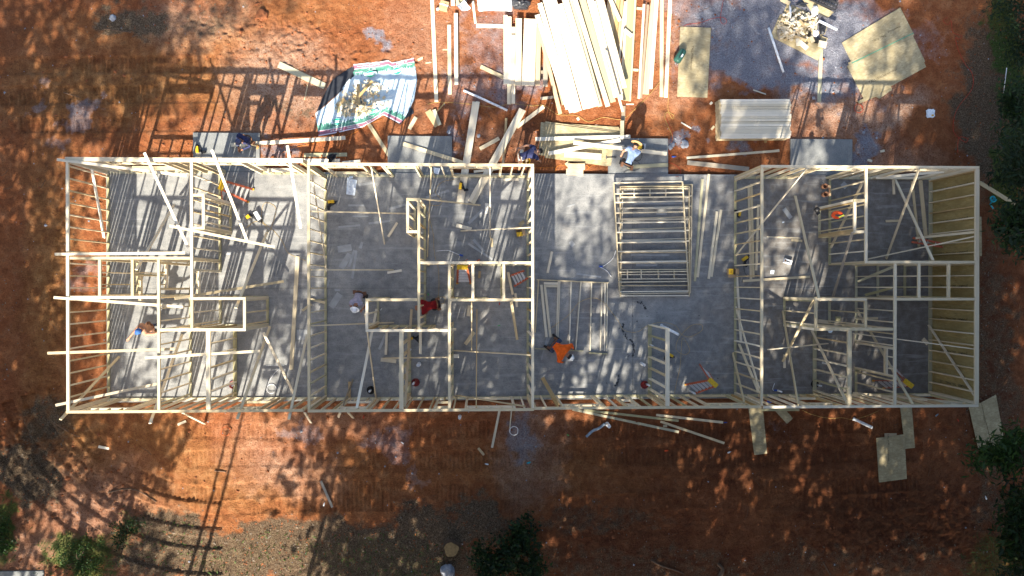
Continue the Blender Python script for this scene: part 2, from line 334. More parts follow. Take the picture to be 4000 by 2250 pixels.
HUMUS_SHADE = [(150, 230, 230, 150, 0, .6), (1700, 380, 260, 60, 0, .5), (2350, 450, 160, 200, 0, .6), (1900, 1150, 560, 130, 0, .9), (2300, 1300, 420, 200, 0, 1), (2480, 900, 120, 500, 0, 1), (1700, 1400, 600, 110, 0, 1), (60, 900, 90, 500, 0, .5), (60, 60, 160, 110, 0, .6), (330, 60, 120, 70, 0, .7), (820, 100, 200, 60, 10, .3), (1200, 1250, 200, 60, 0, .5), (1250, 320, 150, 60, 0, .5)]  # dark humus, with deep shade also darkened into the soil colour
OCHRE = [(330, 220, 330, 75, -3), (430, 100, 260, 60, 5, .8), (130, 700, 60, 330, 3), (190, 1090, 130, 80, 40), (420, 1120, 170, 60, 20, .8), (560, 1240, 260, 60, 5, .7), (620, 330, 60, 40, 0, .6), (900, 1200, 200, 60, 0, .5), (700, 20, 200, 50, 0, .4), (1300, 1180, 260, 60, 0, .5)]
def zones(X, Y):
    u, v = proj(X, Y, np.full_like(X, GZ)); PX, PY = u * .644, v * .644
    wx = (fbm(X, Y, .9, 4, 3) - .5) * 110; wy = (fbm(X, Y, .9, 4, 9) - .5) * 110
    fx = (fbm(X, Y, 4, 3, 5) - .5) * 50; fy = (fbm(X, Y, 4, 3, 6) - .5) * 50
    QX, QY = PX + wx + fx, PY + wy + fy
    far = np.clip((np.maximum(np.abs(X) - 22, np.abs(Y + .2) - 12.2)) / 2, 0, 1)
    g = blobs(QX, QY, GRAVEL, .35); p = blobs(QX, QY, PALE, .7); l = np.maximum(blobs(QX, QY, LITTER, .4), far); gr = np.maximum(blobs(QX, QY, GRASS, .4), far * .5); d = blobs(QX, QY, HUMUS_SHADE, .6); global OC; OC = blobs(QX, QY, OCHRE, .6)
    return PX, PY, g, p, l, gr, d
def soil_height(X, Y):
    PX, PY, g, p, l, gr, d = zones(X, Y)
    h = GZ + (fbm(X, Y, .18, 3, 21) - .5) * .06 + (fbm(X, Y, 1.3, 4, 22) - .5) * .06 + (fbm(X, Y, 6, 3, 25, .7) - .5) * .05
    rough = blobs(PX, PY, [(740, 110, 330, 80, 12), (560, 60, 140, 60, 0), (80, 1150, 90, 110, 20), (240, 1200, 140, 40, 35), (300, 1260, 60, 60, 0, .7), (1500, 1300, 300, 50, 0, .7), (2300, 1330, 300, 90, 0, .8), (900, 1270, 300, 25, 0, .5), (640, 300, 70, 60, 0, .4), (1090, 380, 260, 40, 0, .45), (1750, 400, 180, 40, 0, .5)], .5)
    nn = fbm(X, Y, 3.2, 4, 23, .6); h = h + rough * (np.abs(nn - .5) * -.30 + .05 + (fbm(X, Y, 9, 2, 24) - .5) * .07)
    # tracks pressed into the clay by a tracked machine: two straight lanes below the house and curving lanes near the corner
    def rib(s, w, lane, depth, amp, per=.16):
        e = np.clip(1.15 - np.abs(lane) / w, 0, 1); e = np.minimum(e * 6, 1)
        return -depth * e + amp * e * np.clip(np.sin(2 * math.pi * s / per + 2 * fbm(X, Y, 1.2, 2, 40)), -.4, .7) * np.clip((fbm(X, Y, .8, 3, 41) - .40) * 6, 0, 1) * (.4 + 1.2 * fbm(X, Y, 2.5, 2, 44))
    for yc, w in ((-5.55, .28), (-6.6, .30), (-7.75, .27), (-8.35, .25)):
        lane = Y - yc - .10 * np.sin(X * .5 + yc); ok = (X > -11) & (X < 17); h = h + ok * rib(X, w, lane, .03, .030)
    cx, cy = -9.9, -1.6                   # turning circle
    rr = np.hypot(X - cx, Y - cy); th = np.arctan2(Y - cy, X - cx)
    for rad, w in ((6.3, .28), (7.3, .26), (8.1, .2), (9.0, .25)):
        ok = (th > -2.8) & (th < -1.55); h = h + ok * rib(th * rad, w, rr - rad, .085, .02)
    for yc, w, x0, x1 in ((7.0, .3, -17.8, -9.8), (8.1, .28, -17.8, -8), (5.9, .25, -17, -11)):
        lane = Y - yc - .03 * (X + 14) ** 1.0 * .6; ok = (X > x0) & (X < x1); h = h + ok * rib(X, w, lane, .045, .04)
    lane = X + 15.6 - .12 * Y; h = h + ((Y > -6) & (Y < 5)) * rib(Y, .3, lane, .03, .016)
    # shallow ledges along the slab edge
    inside = (X > XL - .15) & (X < XR + .15) & (Y > YB - .1) & (Y < YF + .1)
    return np.where(inside, GZ - .06, h), (PX, PY, g, p, l, gr, d)
def axis(a0, a1, step, far):
    core = np.arange(a0, a1 + step / 2, step); out = []; d, s = 0, step
    while d < far: s *= 1.35; d += s; out.append(d)
    return np.concatenate([a0 - np.array(out)[::-1], core, a1 + np.array(out)])
OC = None
gx, gy = axis(-18.3, 21.6, .045, 700), axis(-11.8, 11.4, .045, 700)
GX, GY = np.meshgrid(gx, gy); HZ, Z = soil_height(GX, GY)
OCG = OC.copy()
farm = np.clip(np.maximum(np.abs(GX) - 60, np.abs(GY) - 60) / 100, 0, 1); HZ = HZ * (1 - farm) + GZ * farm
nx, ny = len(gx), len(gy); idx = np.arange(nx * ny).reshape(ny, nx)
quads = np.stack([idx[:-1, :-1].ravel(), idx[:-1, 1:].ravel(), idx[1:, 1:].ravel(), idx[1:, :-1].ravel()], 1)
def ground_mat():
    mt = mat('red_clay_ground', (.38, .14, .05), .95, spec=.15); q = NT(mt); g = q.n('ShaderNodeNewGeometry'); P = g.outputs['Position']
    a1 = q.n('ShaderNodeVertexColor', layer_name='zones'); a2 = q.n('ShaderNodeVertexColor', layer_name='cover')
    s1 = q.n('ShaderNodeSeparateColor'); q.l(a1.outputs[0], s1.inputs[0]); s2 = q.n('ShaderNodeSeparateColor'); q.l(a2.outputs[0], s2.inputs[0])
    nb = q.noise(P, .5, 4); nm = q.noise(P, 3, 5, .65); nf = q.noise(P, 22, 4, .7); nff = q.noise(P, 60, 2)
    clay = q.ramp(nb, [(.30, (.27, .088, .034)), (.5, (.34, .125, .048)), (.7, (.38, .165, .066))])
    clay = q.mix(.5, clay, q.ramp(nm, [(.28, (.17, .042, .016)), (.48, (.33, .115, .042)), (.72, (.52, .25, .125))]))
    clay = q.mix(q.math('MULTIPLY', s1.outputs[2], .75), clay, q.ramp(nm, [(.3, (.066, .024, .013)), (.7, (.135, .052, .024))]))  # humus tone kept extra low, so it carries painted shade as well
    clay = q.mix(q.math('MULTIPLY', s2.outputs[2], .8), clay, q.ramp(nm, [(.28, (.15, .065, .023)), (.5, (.29, .14, .050)), (.72, (.42, .24, .10))]))
    pale = q.ramp(nm, [(.3, (.36, .25, .18)), (.7, (.52, .42, .34))])
    pf = q.math('MULTIPLY', s1.outputs[1], q.ramp(nf, [(.32, (.25, .25, .25)), (.6, (1, 1, 1))])); col = q.mix(pf, clay, pale)
    grav = q.ramp(nff, [(.3, (.10, .12, .16)), (.5, (.21, .245, .305)), (.68, (.42, .45, .51))])
    gn = q.math('ADD', s1.outputs[0], q.math('MULTIPLY', q.math('SUBTRACT', nm, .5), .9)); gf = q.ramp(gn, [(.28, (0, 0, 0)), (.95, (.92, .92, .92))])
    col = q.mix(gf, col, grav)
    lit = q.ramp(q.math('ADD', q.math('MULTIPLY', nff, .6), q.math('MULTIPLY', nf, .4)), [(.36, (.032, .023, .015)), (.5, (.105, .080, .050)), (.63, (.27, .225, .155))])
    ln = q.math('ADD', s2.outputs[0], q.math('MULTIPLY', q.math('SUBTRACT', nm, .5), .8)); lf = q.ramp(ln, [(.35, (0, 0, 0)), (.65, (.9, .9, .9))]); col = q.mix(lf, col, lit)
    gcol = q.ramp(nf, [(.3, (.035, .07, .015)), (.7, (.08, .15, .03))]); gn2 = q.math('ADD', s2.outputs[1], q.math('MULTIPLY', q.math('SUBTRACT', nf, .5), .9))
    col = q.mix(q.ramp(gn2, [(.45, (0, 0, 0)), (.75, (.8, .8, .8))]), col, gcol)
    spk = q.ramp(nf, [(.30, (.45, .42, .40)), (.47, (1, 1, 1)), (.7, (1.2, 1.2, 1.2))]); col = q.mix(1.0, col, spk, 'MULTIPLY'); col = q.mix(1.0, col, (.92, .88, .86), 'MULTIPLY')
    q.l(col, q.b.inputs['Base Color'])
    hb = q.math('ADD', q.math('MULTIPLY', nf, .7), q.math('ADD', q.math('MULTIPLY', nff, .3), q.math('MULTIPLY', nm, .8))); q.bump(hb, 1.0, .10); return mt
M['ground'] = ground_mat()
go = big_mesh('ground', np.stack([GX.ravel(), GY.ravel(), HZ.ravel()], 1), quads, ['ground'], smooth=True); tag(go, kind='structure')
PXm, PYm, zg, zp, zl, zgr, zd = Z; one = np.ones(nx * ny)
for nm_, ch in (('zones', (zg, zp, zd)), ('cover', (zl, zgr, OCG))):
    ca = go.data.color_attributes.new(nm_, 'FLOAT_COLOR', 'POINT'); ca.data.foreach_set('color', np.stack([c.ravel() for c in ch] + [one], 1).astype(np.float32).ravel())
def gh(x, y):                             # soil height at one point
    return float(soil_height(np.array([float(x)]), np.array([float(y)]))[0][0])
def UG(c, x, y, up=0.0):
    p = U(c, x, y, GZ); p.z = gh(p.x, p.y) + up; return p
# ------------------------------------------------------------------ slabs
def plain_box(name, x0, x1, y0, y1, z0, z1, mk, bev=.012):
    bm = bmesh.new(); bmesh.ops.create_cube(bm, size=1)
    for v in bm.verts: v.co = Vector((x0 + (v.co.x + .5) * (x1 - x0), y0 + (v.co.y + .5) * (y1 - y0), z0 + (v.co.z + .5) * (z1 - z0)))
    bmesh.ops.bevel(bm, geom=list(bm.edges), offset=bev, segments=1, affect='EDGES')
    me = bpy.data.meshes.new(name); bm.to_mesh(me); bm.free(); me.materials.append(M[mk]); return link(bpy.data.objects.new(name, me))
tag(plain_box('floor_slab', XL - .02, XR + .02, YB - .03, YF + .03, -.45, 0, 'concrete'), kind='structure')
for i, (c, x0, y0, x1, x2) in enumerate((('V', 485, 333, 653, 0), ('V', 975, 341, 1137, 0), ('V', 1530, 347, 1681, 0), ('V', 1989, 349, 2145, 0))):
    a = U(c, x0, y0, -.03); b = U(c, x1, y0, -.03)
    o = plain_box('entry_stoop', a.x, b.x, YF + .034, a.y, -.4, -.03, 'stoop')
    tag(o, ['concrete entry stoop with the capped worker bending on it', 'concrete entry stoop with a long diagonal plank lying on it', 'concrete entry stoop under the worker in the straw hat', 'empty concrete entry stoop outside the shaded end dwelling'][i], 'stoop', 'concrete stoops along the front of the slab')
p_ = U('L1', 0, 1405); q_ = U('L1', 385, 1405); tag(plain_box('pavement', p_.x - 3, q_.x, p_.y - 3, p_.y, -.3, GZ + .03, 'stoop'), kind='structure')
# ------------------------------------------------------------------ small loose ground cover
def scatter(n, dens):
    X = rng.uniform(-18, 21.3, n); Y = rng.uniform(-11.6, 11.2, n); PX, PY, g, p, l, gr, d = zones(X, Y)
    inside = (X > XL - .1) & (X < XR + .1) & (Y > YB - .1) & (Y < YF + .1)
    inside |= (((PX - 925) / 140) ** 2 + ((PY - 240) / 105) ** 2) < 1
    inside |= (((PX - 2030) / 85) ** 2 + ((PY - 70) / 85) ** 2) < 1
    st = (Y > YF) & (Y < 5.6) & (((PX > 480) & (PX < 658)) | ((PX > 970) & (PX < 1142)) | ((PX > 1525) & (PX < 1686)) | ((PX > 1984) & (PX < 2150)))
    k = (rng.uniform(0, 1, n) < dens(X, Y, PX, PY, g, p, l, gr, d)) & ~inside & ~st
    X, Y = X[k], Y[k]; return X, Y, soil_height(X, Y)[0]
OCT = np.array([(1, 0, 0), (0, 1, 0), (-1, 0, 0), (0, -1, 0), (0, 0, 1), (0, 0, -.6)]); OF = np.array([(0, 1, 4), (1, 2, 4), (2, 3, 4), (3, 0, 4), (1, 0, 5), (2, 1, 5), (3, 2, 5), (0, 3, 5)])
def rocks(name, XYZ, s, mk, label_kind='stuff'):
    X, Y, Zh = XYZ; n = len(X); s = s * np.exp(rng.normal(0, .45, n)); V = OCT[None] * (1 + rng.uniform(-.3, .3, (n, 6, 1))) * s[:, None, None] * np.array([1, 1, .75])
    a = rng.uniform(0, 6.28, n); c, sn = np.cos(a), np.sin(a); x = V[..., 0] * c[:, None] - V[..., 1] * sn[:, None]; y = V[..., 0] * sn[:, None] + V[..., 1] * c[:, None]
    V = np.stack([x + X[:, None], y + Y[:, None], V[..., 2] + Zh[:, None]], -1).reshape(-1, 3); Fc = (OF[None] + 6 * np.arange(n)[:, None, None]).reshape(-1, 3)
    tag(big_mesh(name, V, Fc, [mk]), kind='stuff')
rough_px = [(740, 110, 330, 90, 12), (560, 60, 160, 70, 0), (80, 1150, 100, 120, 20), (240, 1200, 150, 50, 35), (1090, 390, 300, 40, 0, .6), (1750, 390, 220, 50, 0, .6), (700, 330, 120, 60, 0, .5), (1500, 1080, 120, 30, 0, .5)]
rocks('clay_clods', scatter(42000, lambda X, Y, PX, PY, g, p, l, gr, d: (.05 + .45 * blobs(PX, PY, rough_px, .5)) * (l < .25)), .032, 'clod')
rocks('gravel_stones', scatter(40000, lambda X, Y, PX, PY, g, p, l, gr, d: .6 * np.clip(g - .25, 0, 1) + .02), .018, 'stone')
def leaflets(name, XYZ, s, mks, tilt=.5, lift=.01):
    X, Y, Zh = XYZ; n = len(X); s = s * rng.uniform(.6, 1.4, n); a = rng.uniform(0, 6.28, n)
    ux = np.stack([np.cos(a), np.sin(a), rng.normal(0, tilt, n)], 1); uy = np.stack([-np.sin(a), np.cos(a), rng.normal(0, tilt, n)], 1)
    C = np.stack([X, Y, Zh + lift], 1)[:, None]; q = np.array([(-1, 0), (0, -.45), (1, 0), (0, .45)])
    V = C + (q[None, :, 0:1] * ux[:, None] + q[None, :, 1:2] * uy[:, None]) * s[:, None, None]
    tag(big_mesh(name, V.reshape(-1, 3), np.arange(n * 4).reshape(n, 4), mks, midx=rng.integers(0, len(mks), n)), kind='stuff')
leaflets('leaf_litter', scatter(90000, lambda X, Y, PX, PY, g, p, l, gr, d: .55 * np.clip(l - .2, 0, 1)), .045, ['litter', 'litter', 'clod'], .35)
def blades(name, XYZ, h, mk):
    X, Y, Zh = XYZ; n = len(X); a = rng.uniform(0, 6.28, n); hh = h * rng.uniform(.5, 1.3, n); w = .012 + .012 * rng.random(n); ln = rng.uniform(.3, 1.1, n) * hh
    c, s = np.cos(a), np.sin(a); b = np.stack([X, Y, Zh], 1)
    V = np.stack([b + np.stack([-s * w, c * w, 0 * w], 1), b - np.stack([-s * w, c * w, 0 * w], 1), b + np.stack([c * ln, s * ln, hh * .8], 1)], 1)
    tag(big_mesh(name, V.reshape(-1, 3), np.arange(n * 3).reshape(n, 3), [mk]), kind='stuff')
blades('grass', scatter(120000, lambda X, Y, PX, PY, g, p, l, gr, d: .75 * np.clip(gr - .15, 0, 1) ** 1.2), .17, 'grass')
X, Y, Zh = scatter(1500, lambda X, Y, PX, PY, g, p, l, gr, d: .10 + .25 * l)
tv, tf = [], []
for x, y, z in zip(X, Y, Zh):
    a = random.uniform(0, 6.28); L = random.uniform(.1, .45); pts = [Vector((x + math.cos(a) * L * t + random.gauss(0, .02), y + math.sin(a) * L * t + random.gauss(0, .02), z + .012)) for t in (0, .5, 1)]
    v, f = tube_geo(pts, random.uniform(.004, .010), 3); k = len(tv); tv += v; tf += [tuple(i + k for i in q) for q in f if len(q) == 4]
tag(mesh_obj('twigs', tv, tf, 'stick'), kind='stuff')
def stick(label, pts, r, c='S', group='fallen branches on the clay'):
    P = [UG(c, *p, up=r * .6) for p in pts]; P = spline(P, 4); n = len(P)
    return tag(tube('fallen_branch', P, [r * (1 - .5 * i / n) for i in range(n)], 'stick', n=5), label, 'branch', group)
for lb, c, pts, r in (('long bent grey branch in the tyre-marked clay below the sunlit corner', 'L1', [(940, 725), (1080, 690), (1190, 700), (1280, 745), (1365, 800)], .035),
                      ('thin forked root lying across the curved tyre tracks', 'L1', [(480, 115), (560, 165), (640, 220), (690, 240)], .022),
                      ('short dark stick crossing the twin trunk shadows', 'L1', [(1870, 530), (1970, 540)], .03), ('curved twig between the stump and the bush', 'L2', [(1960, 890), (2050, 960), (2190, 995)], .03),
                      ('dark stick just above the leaf litter near the stump', 'L2', [(1750, 1040), (1795, 920)], .03), ('pale broken branch half way along the shaded clay', 'L2', [(1340, 890), (1410, 830)], .022),
                      ('long dark branch in the shaded undergrowth at the lower edge', 'L3', [(1210, 1310), (1300, 1360), (1400, 1390), (1500, 1430)], .035), ('thick dark log in the deep shade at the lower edge', 'L3', [(1800, 1449), (1830, 1390), (1790, 1340)], .10),
                      ('straight pale stick lying in the dark soil near the two loose boards', 'L4', [(480, 1330), (540, 1440)], .03), ('thin pale root on the upper dirt bank', 'T1', [(980, 270), (1100, 290), (1245, 308)], .02),
                      ('thin stick in the shaded tyre lane at the upper corner', 'T1', [(595, 870), (670, 895), (755, 918)], .02), ('short curved root at the foot of the dirt bank', 'T1', [(1250, 350), (1280, 335), (1320, 335)], .025)):
    stick(lb, pts, r, c)
# ------------------------------------------------------------------ trees
def leaf_cloud(C, sig, nper, size, aspect=.5, flat=.6):
    nper = np.broadcast_to(nper, len(C)); sg = np.repeat(np.broadcast_to(sig, len(C)), nper)[:, None]; c = np.repeat(C, nper, 0); n = len(c); P = c + rng.normal(0, 1, (n, 3)) * sg * np.array([1, 1, flat])
    a = rng.normal(0, 1, (n, 3)); a[:, 2] *= .5; a /= np.linalg.norm(a, axis=1)[:, None]
    b = np.cross(a, rng.normal(0, 1, (n, 3))); b /= np.linalg.norm(b, axis=1)[:, None] + 1e-9
    s = size * rng.uniform(.6, 1.4, n)[:, None]; q = [(-1, 0), (-.1, -aspect), (1, 0), (-.1, aspect)]
    V = np.stack([P + (a * u + b * v) * s for u, v in q], 1).reshape(-1, 3); return V, np.arange(n * 4).reshape(n, 4)
def tree(name, label, cat, base, lean, C, sig, nper, size, leaf, rad, limbs=8, group=None, aspect=.5, trunk='bark', tk_top=None):
    base = Vector(base); C = np.asarray(C, float); root = thing(name, base, label, cat, group)
    cen = Vector(C.mean(0)); top = tk_top or Vector((cen.x, cen.y, C[:, 2].max()))
    pts = spline([base - Vector((0, 0, .2)), base.lerp(top, .35) + Vector((lean, .1, 0)), base.lerp(top, .7), top], 4); n = len(pts)
    V, Fc = tube_geo([p - base for p in pts], [rad * (1.15 - i / n) for i in range(n)], 8); 
    for i in (rng.permutation(len(C))[:limbs] if limbs else []):
        tip = Vector(C[i]); t = min(.92, max(.25, (tip.z - base.z) / max(.1, top.z - base.z) - .12)); st = pts[int(t * (n - 1))]
        mid = st.lerp(tip, .5) + Vector((0, 0, .12)); lp = spline([st, mid, tip], 3)
        v, f = tube_geo([p - base for p in lp], [rad * .25 * (1.1 - j / len(lp)) for j in range(len(lp))], 5); k = len(V); V += v; Fc += [tuple(a + k for a in q) for q in f]
    mesh_obj('trunk', V, Fc, trunk, base, root, True)
    LV, LF = leaf_cloud(C - np.array(base), sig, nper, size, aspect); big_mesh('crown', LV, LF, [leaf] if isinstance(leaf, str) else leaf, base, root, None if isinstance(leaf, str) else rng.integers(0, len(leaf), len(LF)))
    return root
# trees standing beyond the lower edge of the photograph, whose crowns shade the site; how dense their shade is over the site, on a 100-unit grid of the picture
SHADE = """
99886432000000000133344578
99997533000000000155433578
88875210000120012446655688
87632000000112444667777899
72200000353333445777788899
72000000456424447888888999
72000000457535348987889999
71000001556437679987899999
72000013566438899999899999
62000024454448977899999999
62112234444567778899999999
62123433455555998998999899
61155444566688999989999899
53475555689999999999999999
44464555799999999999999999""".split()
SH = np.array([[int(c) for c in r] for r in SHADE], float)
def shade_at(PX, PY):
    a = np.clip(PX / 100 - .5, 0, 24.99); b = np.clip(PY / 96.6 - .5, 0, 13.99); i, j = a.astype(int), b.astype(int); fa, fb = a - i, b - j
    s = (SH[j, i] * (1 - fa) + SH[j, i + 1] * fa) * (1 - fb) + (SH[j + 1, i] * (1 - fa) + SH[j + 1, i + 1] * fa) * fb
    return np.where(PX > 2576, 9, s)
N = 16000
tx, ty = rng.uniform(-20, 25, N), rng.uniform(-13, 12, N); u, v = proj(tx, ty, np.full(N, GZ)); cov = shade_at(u * .644, v * .644) / 9 * .97
sa, ca_ = math.sin(R(AZ)), math.cos(R(AZ)); ax, ay = tx * ca_ - ty * sa, tx * sa + ty * ca_
cov = np.clip(cov + (fbm(ax * 1.5, ay * .42, .42, 4, 91, .55) - .5) * 6.0 * np.sqrt(np.clip(cov * (1 - cov), 0, 1)) * (cov > .03), 0, .985)
AREA = 45 * 25; cls = rng.choice(3, N, p=[.16, .42, .42]); MEANA = .16 * .5 + .42 * 1.3 + .42 * 3.6
lam = -np.log(1 - cov) / MEANA
keep = rng.uniform(0, 1, N) < lam * AREA / N; tx, ty, cls = tx[keep], ty[keep], cls[keep]
pos = []
kcl = []
for x, y, kk in zip(tx, ty, cls):
    mg = (260, 330, 620)[kk]
    for k in range(60):
        h = random.uniform(4, 9) + k * .28
        if h > 24: break
        px, py = x + SUN.x / SUN.z * (h - GZ), y + SUN.y / SUN.z * (h - GZ)
        uu, vv = proj(np.array(px), np.array(py), np.array(h))
        if vv > 2250 + mg or uu > 4000 + mg or uu < -mg: pos.append((px, py, h)); kcl.append(kk); break
pos = np.array(pos); kcl = np.array(kcl)
K = 26; cen = pos[rng.permutation(len(pos))[:K]].copy()
for it in range(12):
    lab = np.argmin(((pos[:, None, :2] - cen[None, :, :2]) ** 2).sum(-1) + .15 * (pos[:, None, 2] - cen[None, :, 2]) ** 2, 1)
    for k in range(K):
        if (lab == k).any(): cen[k] = pos[lab == k].mean(0)
for k in range(K):
    C = pos[lab == k]
    if len(C) < 3: continue
    bx, by = cen[k][:2]
    if -20 < bx < 24 and by > -13.2: by = -13.2 - random.random() * 1.5
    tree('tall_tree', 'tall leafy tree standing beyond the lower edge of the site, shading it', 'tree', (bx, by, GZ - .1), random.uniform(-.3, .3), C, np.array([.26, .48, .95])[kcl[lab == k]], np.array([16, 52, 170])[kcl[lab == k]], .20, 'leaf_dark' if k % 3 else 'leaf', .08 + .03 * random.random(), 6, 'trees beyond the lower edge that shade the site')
# bare thin trunks whose long shadows cross the clay
for bx, by, h, r in ((-11.55, -12.6, 9.0, .07), (-11.2, -12.8, 9.5, .08), (-14.3, -12.2, 5.2, .16), (-15.9, -12.3, 4.4, .22), (.6, -13.2, 10.5, .26), (2.1, -13.0, 10.0, .2), (-4.2, -12.4, 8, .05), (5.5, -13.0, 10, .12), (11, -12.8, 11, .14)):
    C = np.array([(bx + random.gauss(0, .7), by + random.gauss(0, .5) - 1.2, h + random.uniform(-.6, 1.0)) for i in range(9)])
    tree('slender_tree', 'slender bare trunk standing beyond the lower edge of the site', 'tree', (bx, by, GZ - .1), .15, C, .4, 30, .16, 'leaf', r, 6, 'bare trunks beyond the lower edge', tk_top=Vector((bx + .1, by - .2, h)))
# trees and shrubs that lean into the picture
def crown_at(c, pts, z0, z1, n, spread):
    out = []
    for i in range(n):
        x, y = random.choice(pts); z = random.uniform(z0, z1); p = U(c, x + random.gauss(0, spread), y + random.gauss(0, spread), z); out.append(tuple(p))
    return out
for lb, c, pts, z0, z1, n, spread, base, leaf, rad, sz in (
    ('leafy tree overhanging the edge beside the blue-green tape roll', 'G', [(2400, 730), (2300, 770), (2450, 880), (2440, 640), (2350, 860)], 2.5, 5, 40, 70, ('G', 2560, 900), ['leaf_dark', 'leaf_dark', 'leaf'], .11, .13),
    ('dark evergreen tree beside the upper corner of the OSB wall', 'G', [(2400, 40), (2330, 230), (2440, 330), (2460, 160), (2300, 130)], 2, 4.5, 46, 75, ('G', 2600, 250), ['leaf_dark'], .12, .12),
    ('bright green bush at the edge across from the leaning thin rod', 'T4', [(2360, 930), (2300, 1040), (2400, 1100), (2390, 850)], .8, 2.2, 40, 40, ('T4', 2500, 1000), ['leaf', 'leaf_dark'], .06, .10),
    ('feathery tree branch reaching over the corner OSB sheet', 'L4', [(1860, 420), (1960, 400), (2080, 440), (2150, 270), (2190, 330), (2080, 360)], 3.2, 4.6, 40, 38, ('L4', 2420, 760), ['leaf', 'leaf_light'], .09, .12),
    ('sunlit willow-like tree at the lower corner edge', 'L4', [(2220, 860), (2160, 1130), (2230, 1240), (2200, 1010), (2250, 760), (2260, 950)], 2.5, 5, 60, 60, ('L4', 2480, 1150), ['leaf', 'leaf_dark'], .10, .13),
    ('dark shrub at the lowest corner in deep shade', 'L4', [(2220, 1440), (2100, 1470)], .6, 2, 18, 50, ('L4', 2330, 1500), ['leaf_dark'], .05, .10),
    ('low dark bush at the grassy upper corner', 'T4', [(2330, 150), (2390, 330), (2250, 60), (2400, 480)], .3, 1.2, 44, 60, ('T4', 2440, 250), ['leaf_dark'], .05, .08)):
    C = crown_at(c, pts, z0, z1, n, spread); tree('overhanging_tree' if rad > .07 else 'bush', lb, 'tree' if rad > .07 else 'bush', U(*base), .1, C, .24, 42, sz, leaf, rad, 12, aspect=.28)
for lb, c, pts, z0, z1, n, spread, leaf, sz in (
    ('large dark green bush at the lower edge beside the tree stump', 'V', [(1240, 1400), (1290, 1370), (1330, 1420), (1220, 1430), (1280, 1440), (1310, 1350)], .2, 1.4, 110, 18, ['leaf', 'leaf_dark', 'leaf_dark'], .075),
    ('bright green weed clump at the lower edge near the grey corner', 'V', [(190, 1405), (215, 1425), (160, 1440), (225, 1395)], .0, .25, 30, 26, ['leaf_light', 'leaf'], .042),
    ('green weeds at the very corner of the pale clay', 'V', [(2, 1340), (6, 1380)], .0, .4, 16, 10, ['leaf', 'leaf_light'], .06),
    ('small green weed patch under the shadowed leaf litter', 'V', [(315, 1335), (300, 1360)], .0, .2, 12, 12, ['leaf', 'leaf_dark'], .05)):
    C = crown_at(c, pts, z0, z1, n, spread); b = np.mean(C, 0); root = thing('bush', (b[0], b[1], GZ), lb, 'bush')
    V, Fc = [], []
    for i in range(0, len(C), 4):
        v, f = tube_geo(spline([Vector((random.gauss(0, .1), random.gauss(0, .1), -.1)), Vector(C[i]) * .5 - Vector((b[0], b[1], GZ)) * .5 + Vector((0, 0, .1)), Vector(C[i]) - Vector((b[0], b[1], GZ))], 3), .012, 4); k = len(V); V += v; Fc += [tuple(a + k for a in q) for q in f]
    mesh_obj('stems', V, Fc, 'bark', (b[0], b[1], GZ), root)
    LV, LF = leaf_cloud(np.array(C) - np.array((b[0], b[1], GZ)), .13, 40, sz, .5); big_mesh('foliage', LV, LF, leaf, (b[0], b[1], GZ), root, rng.integers(0, len(leaf), len(LF)))
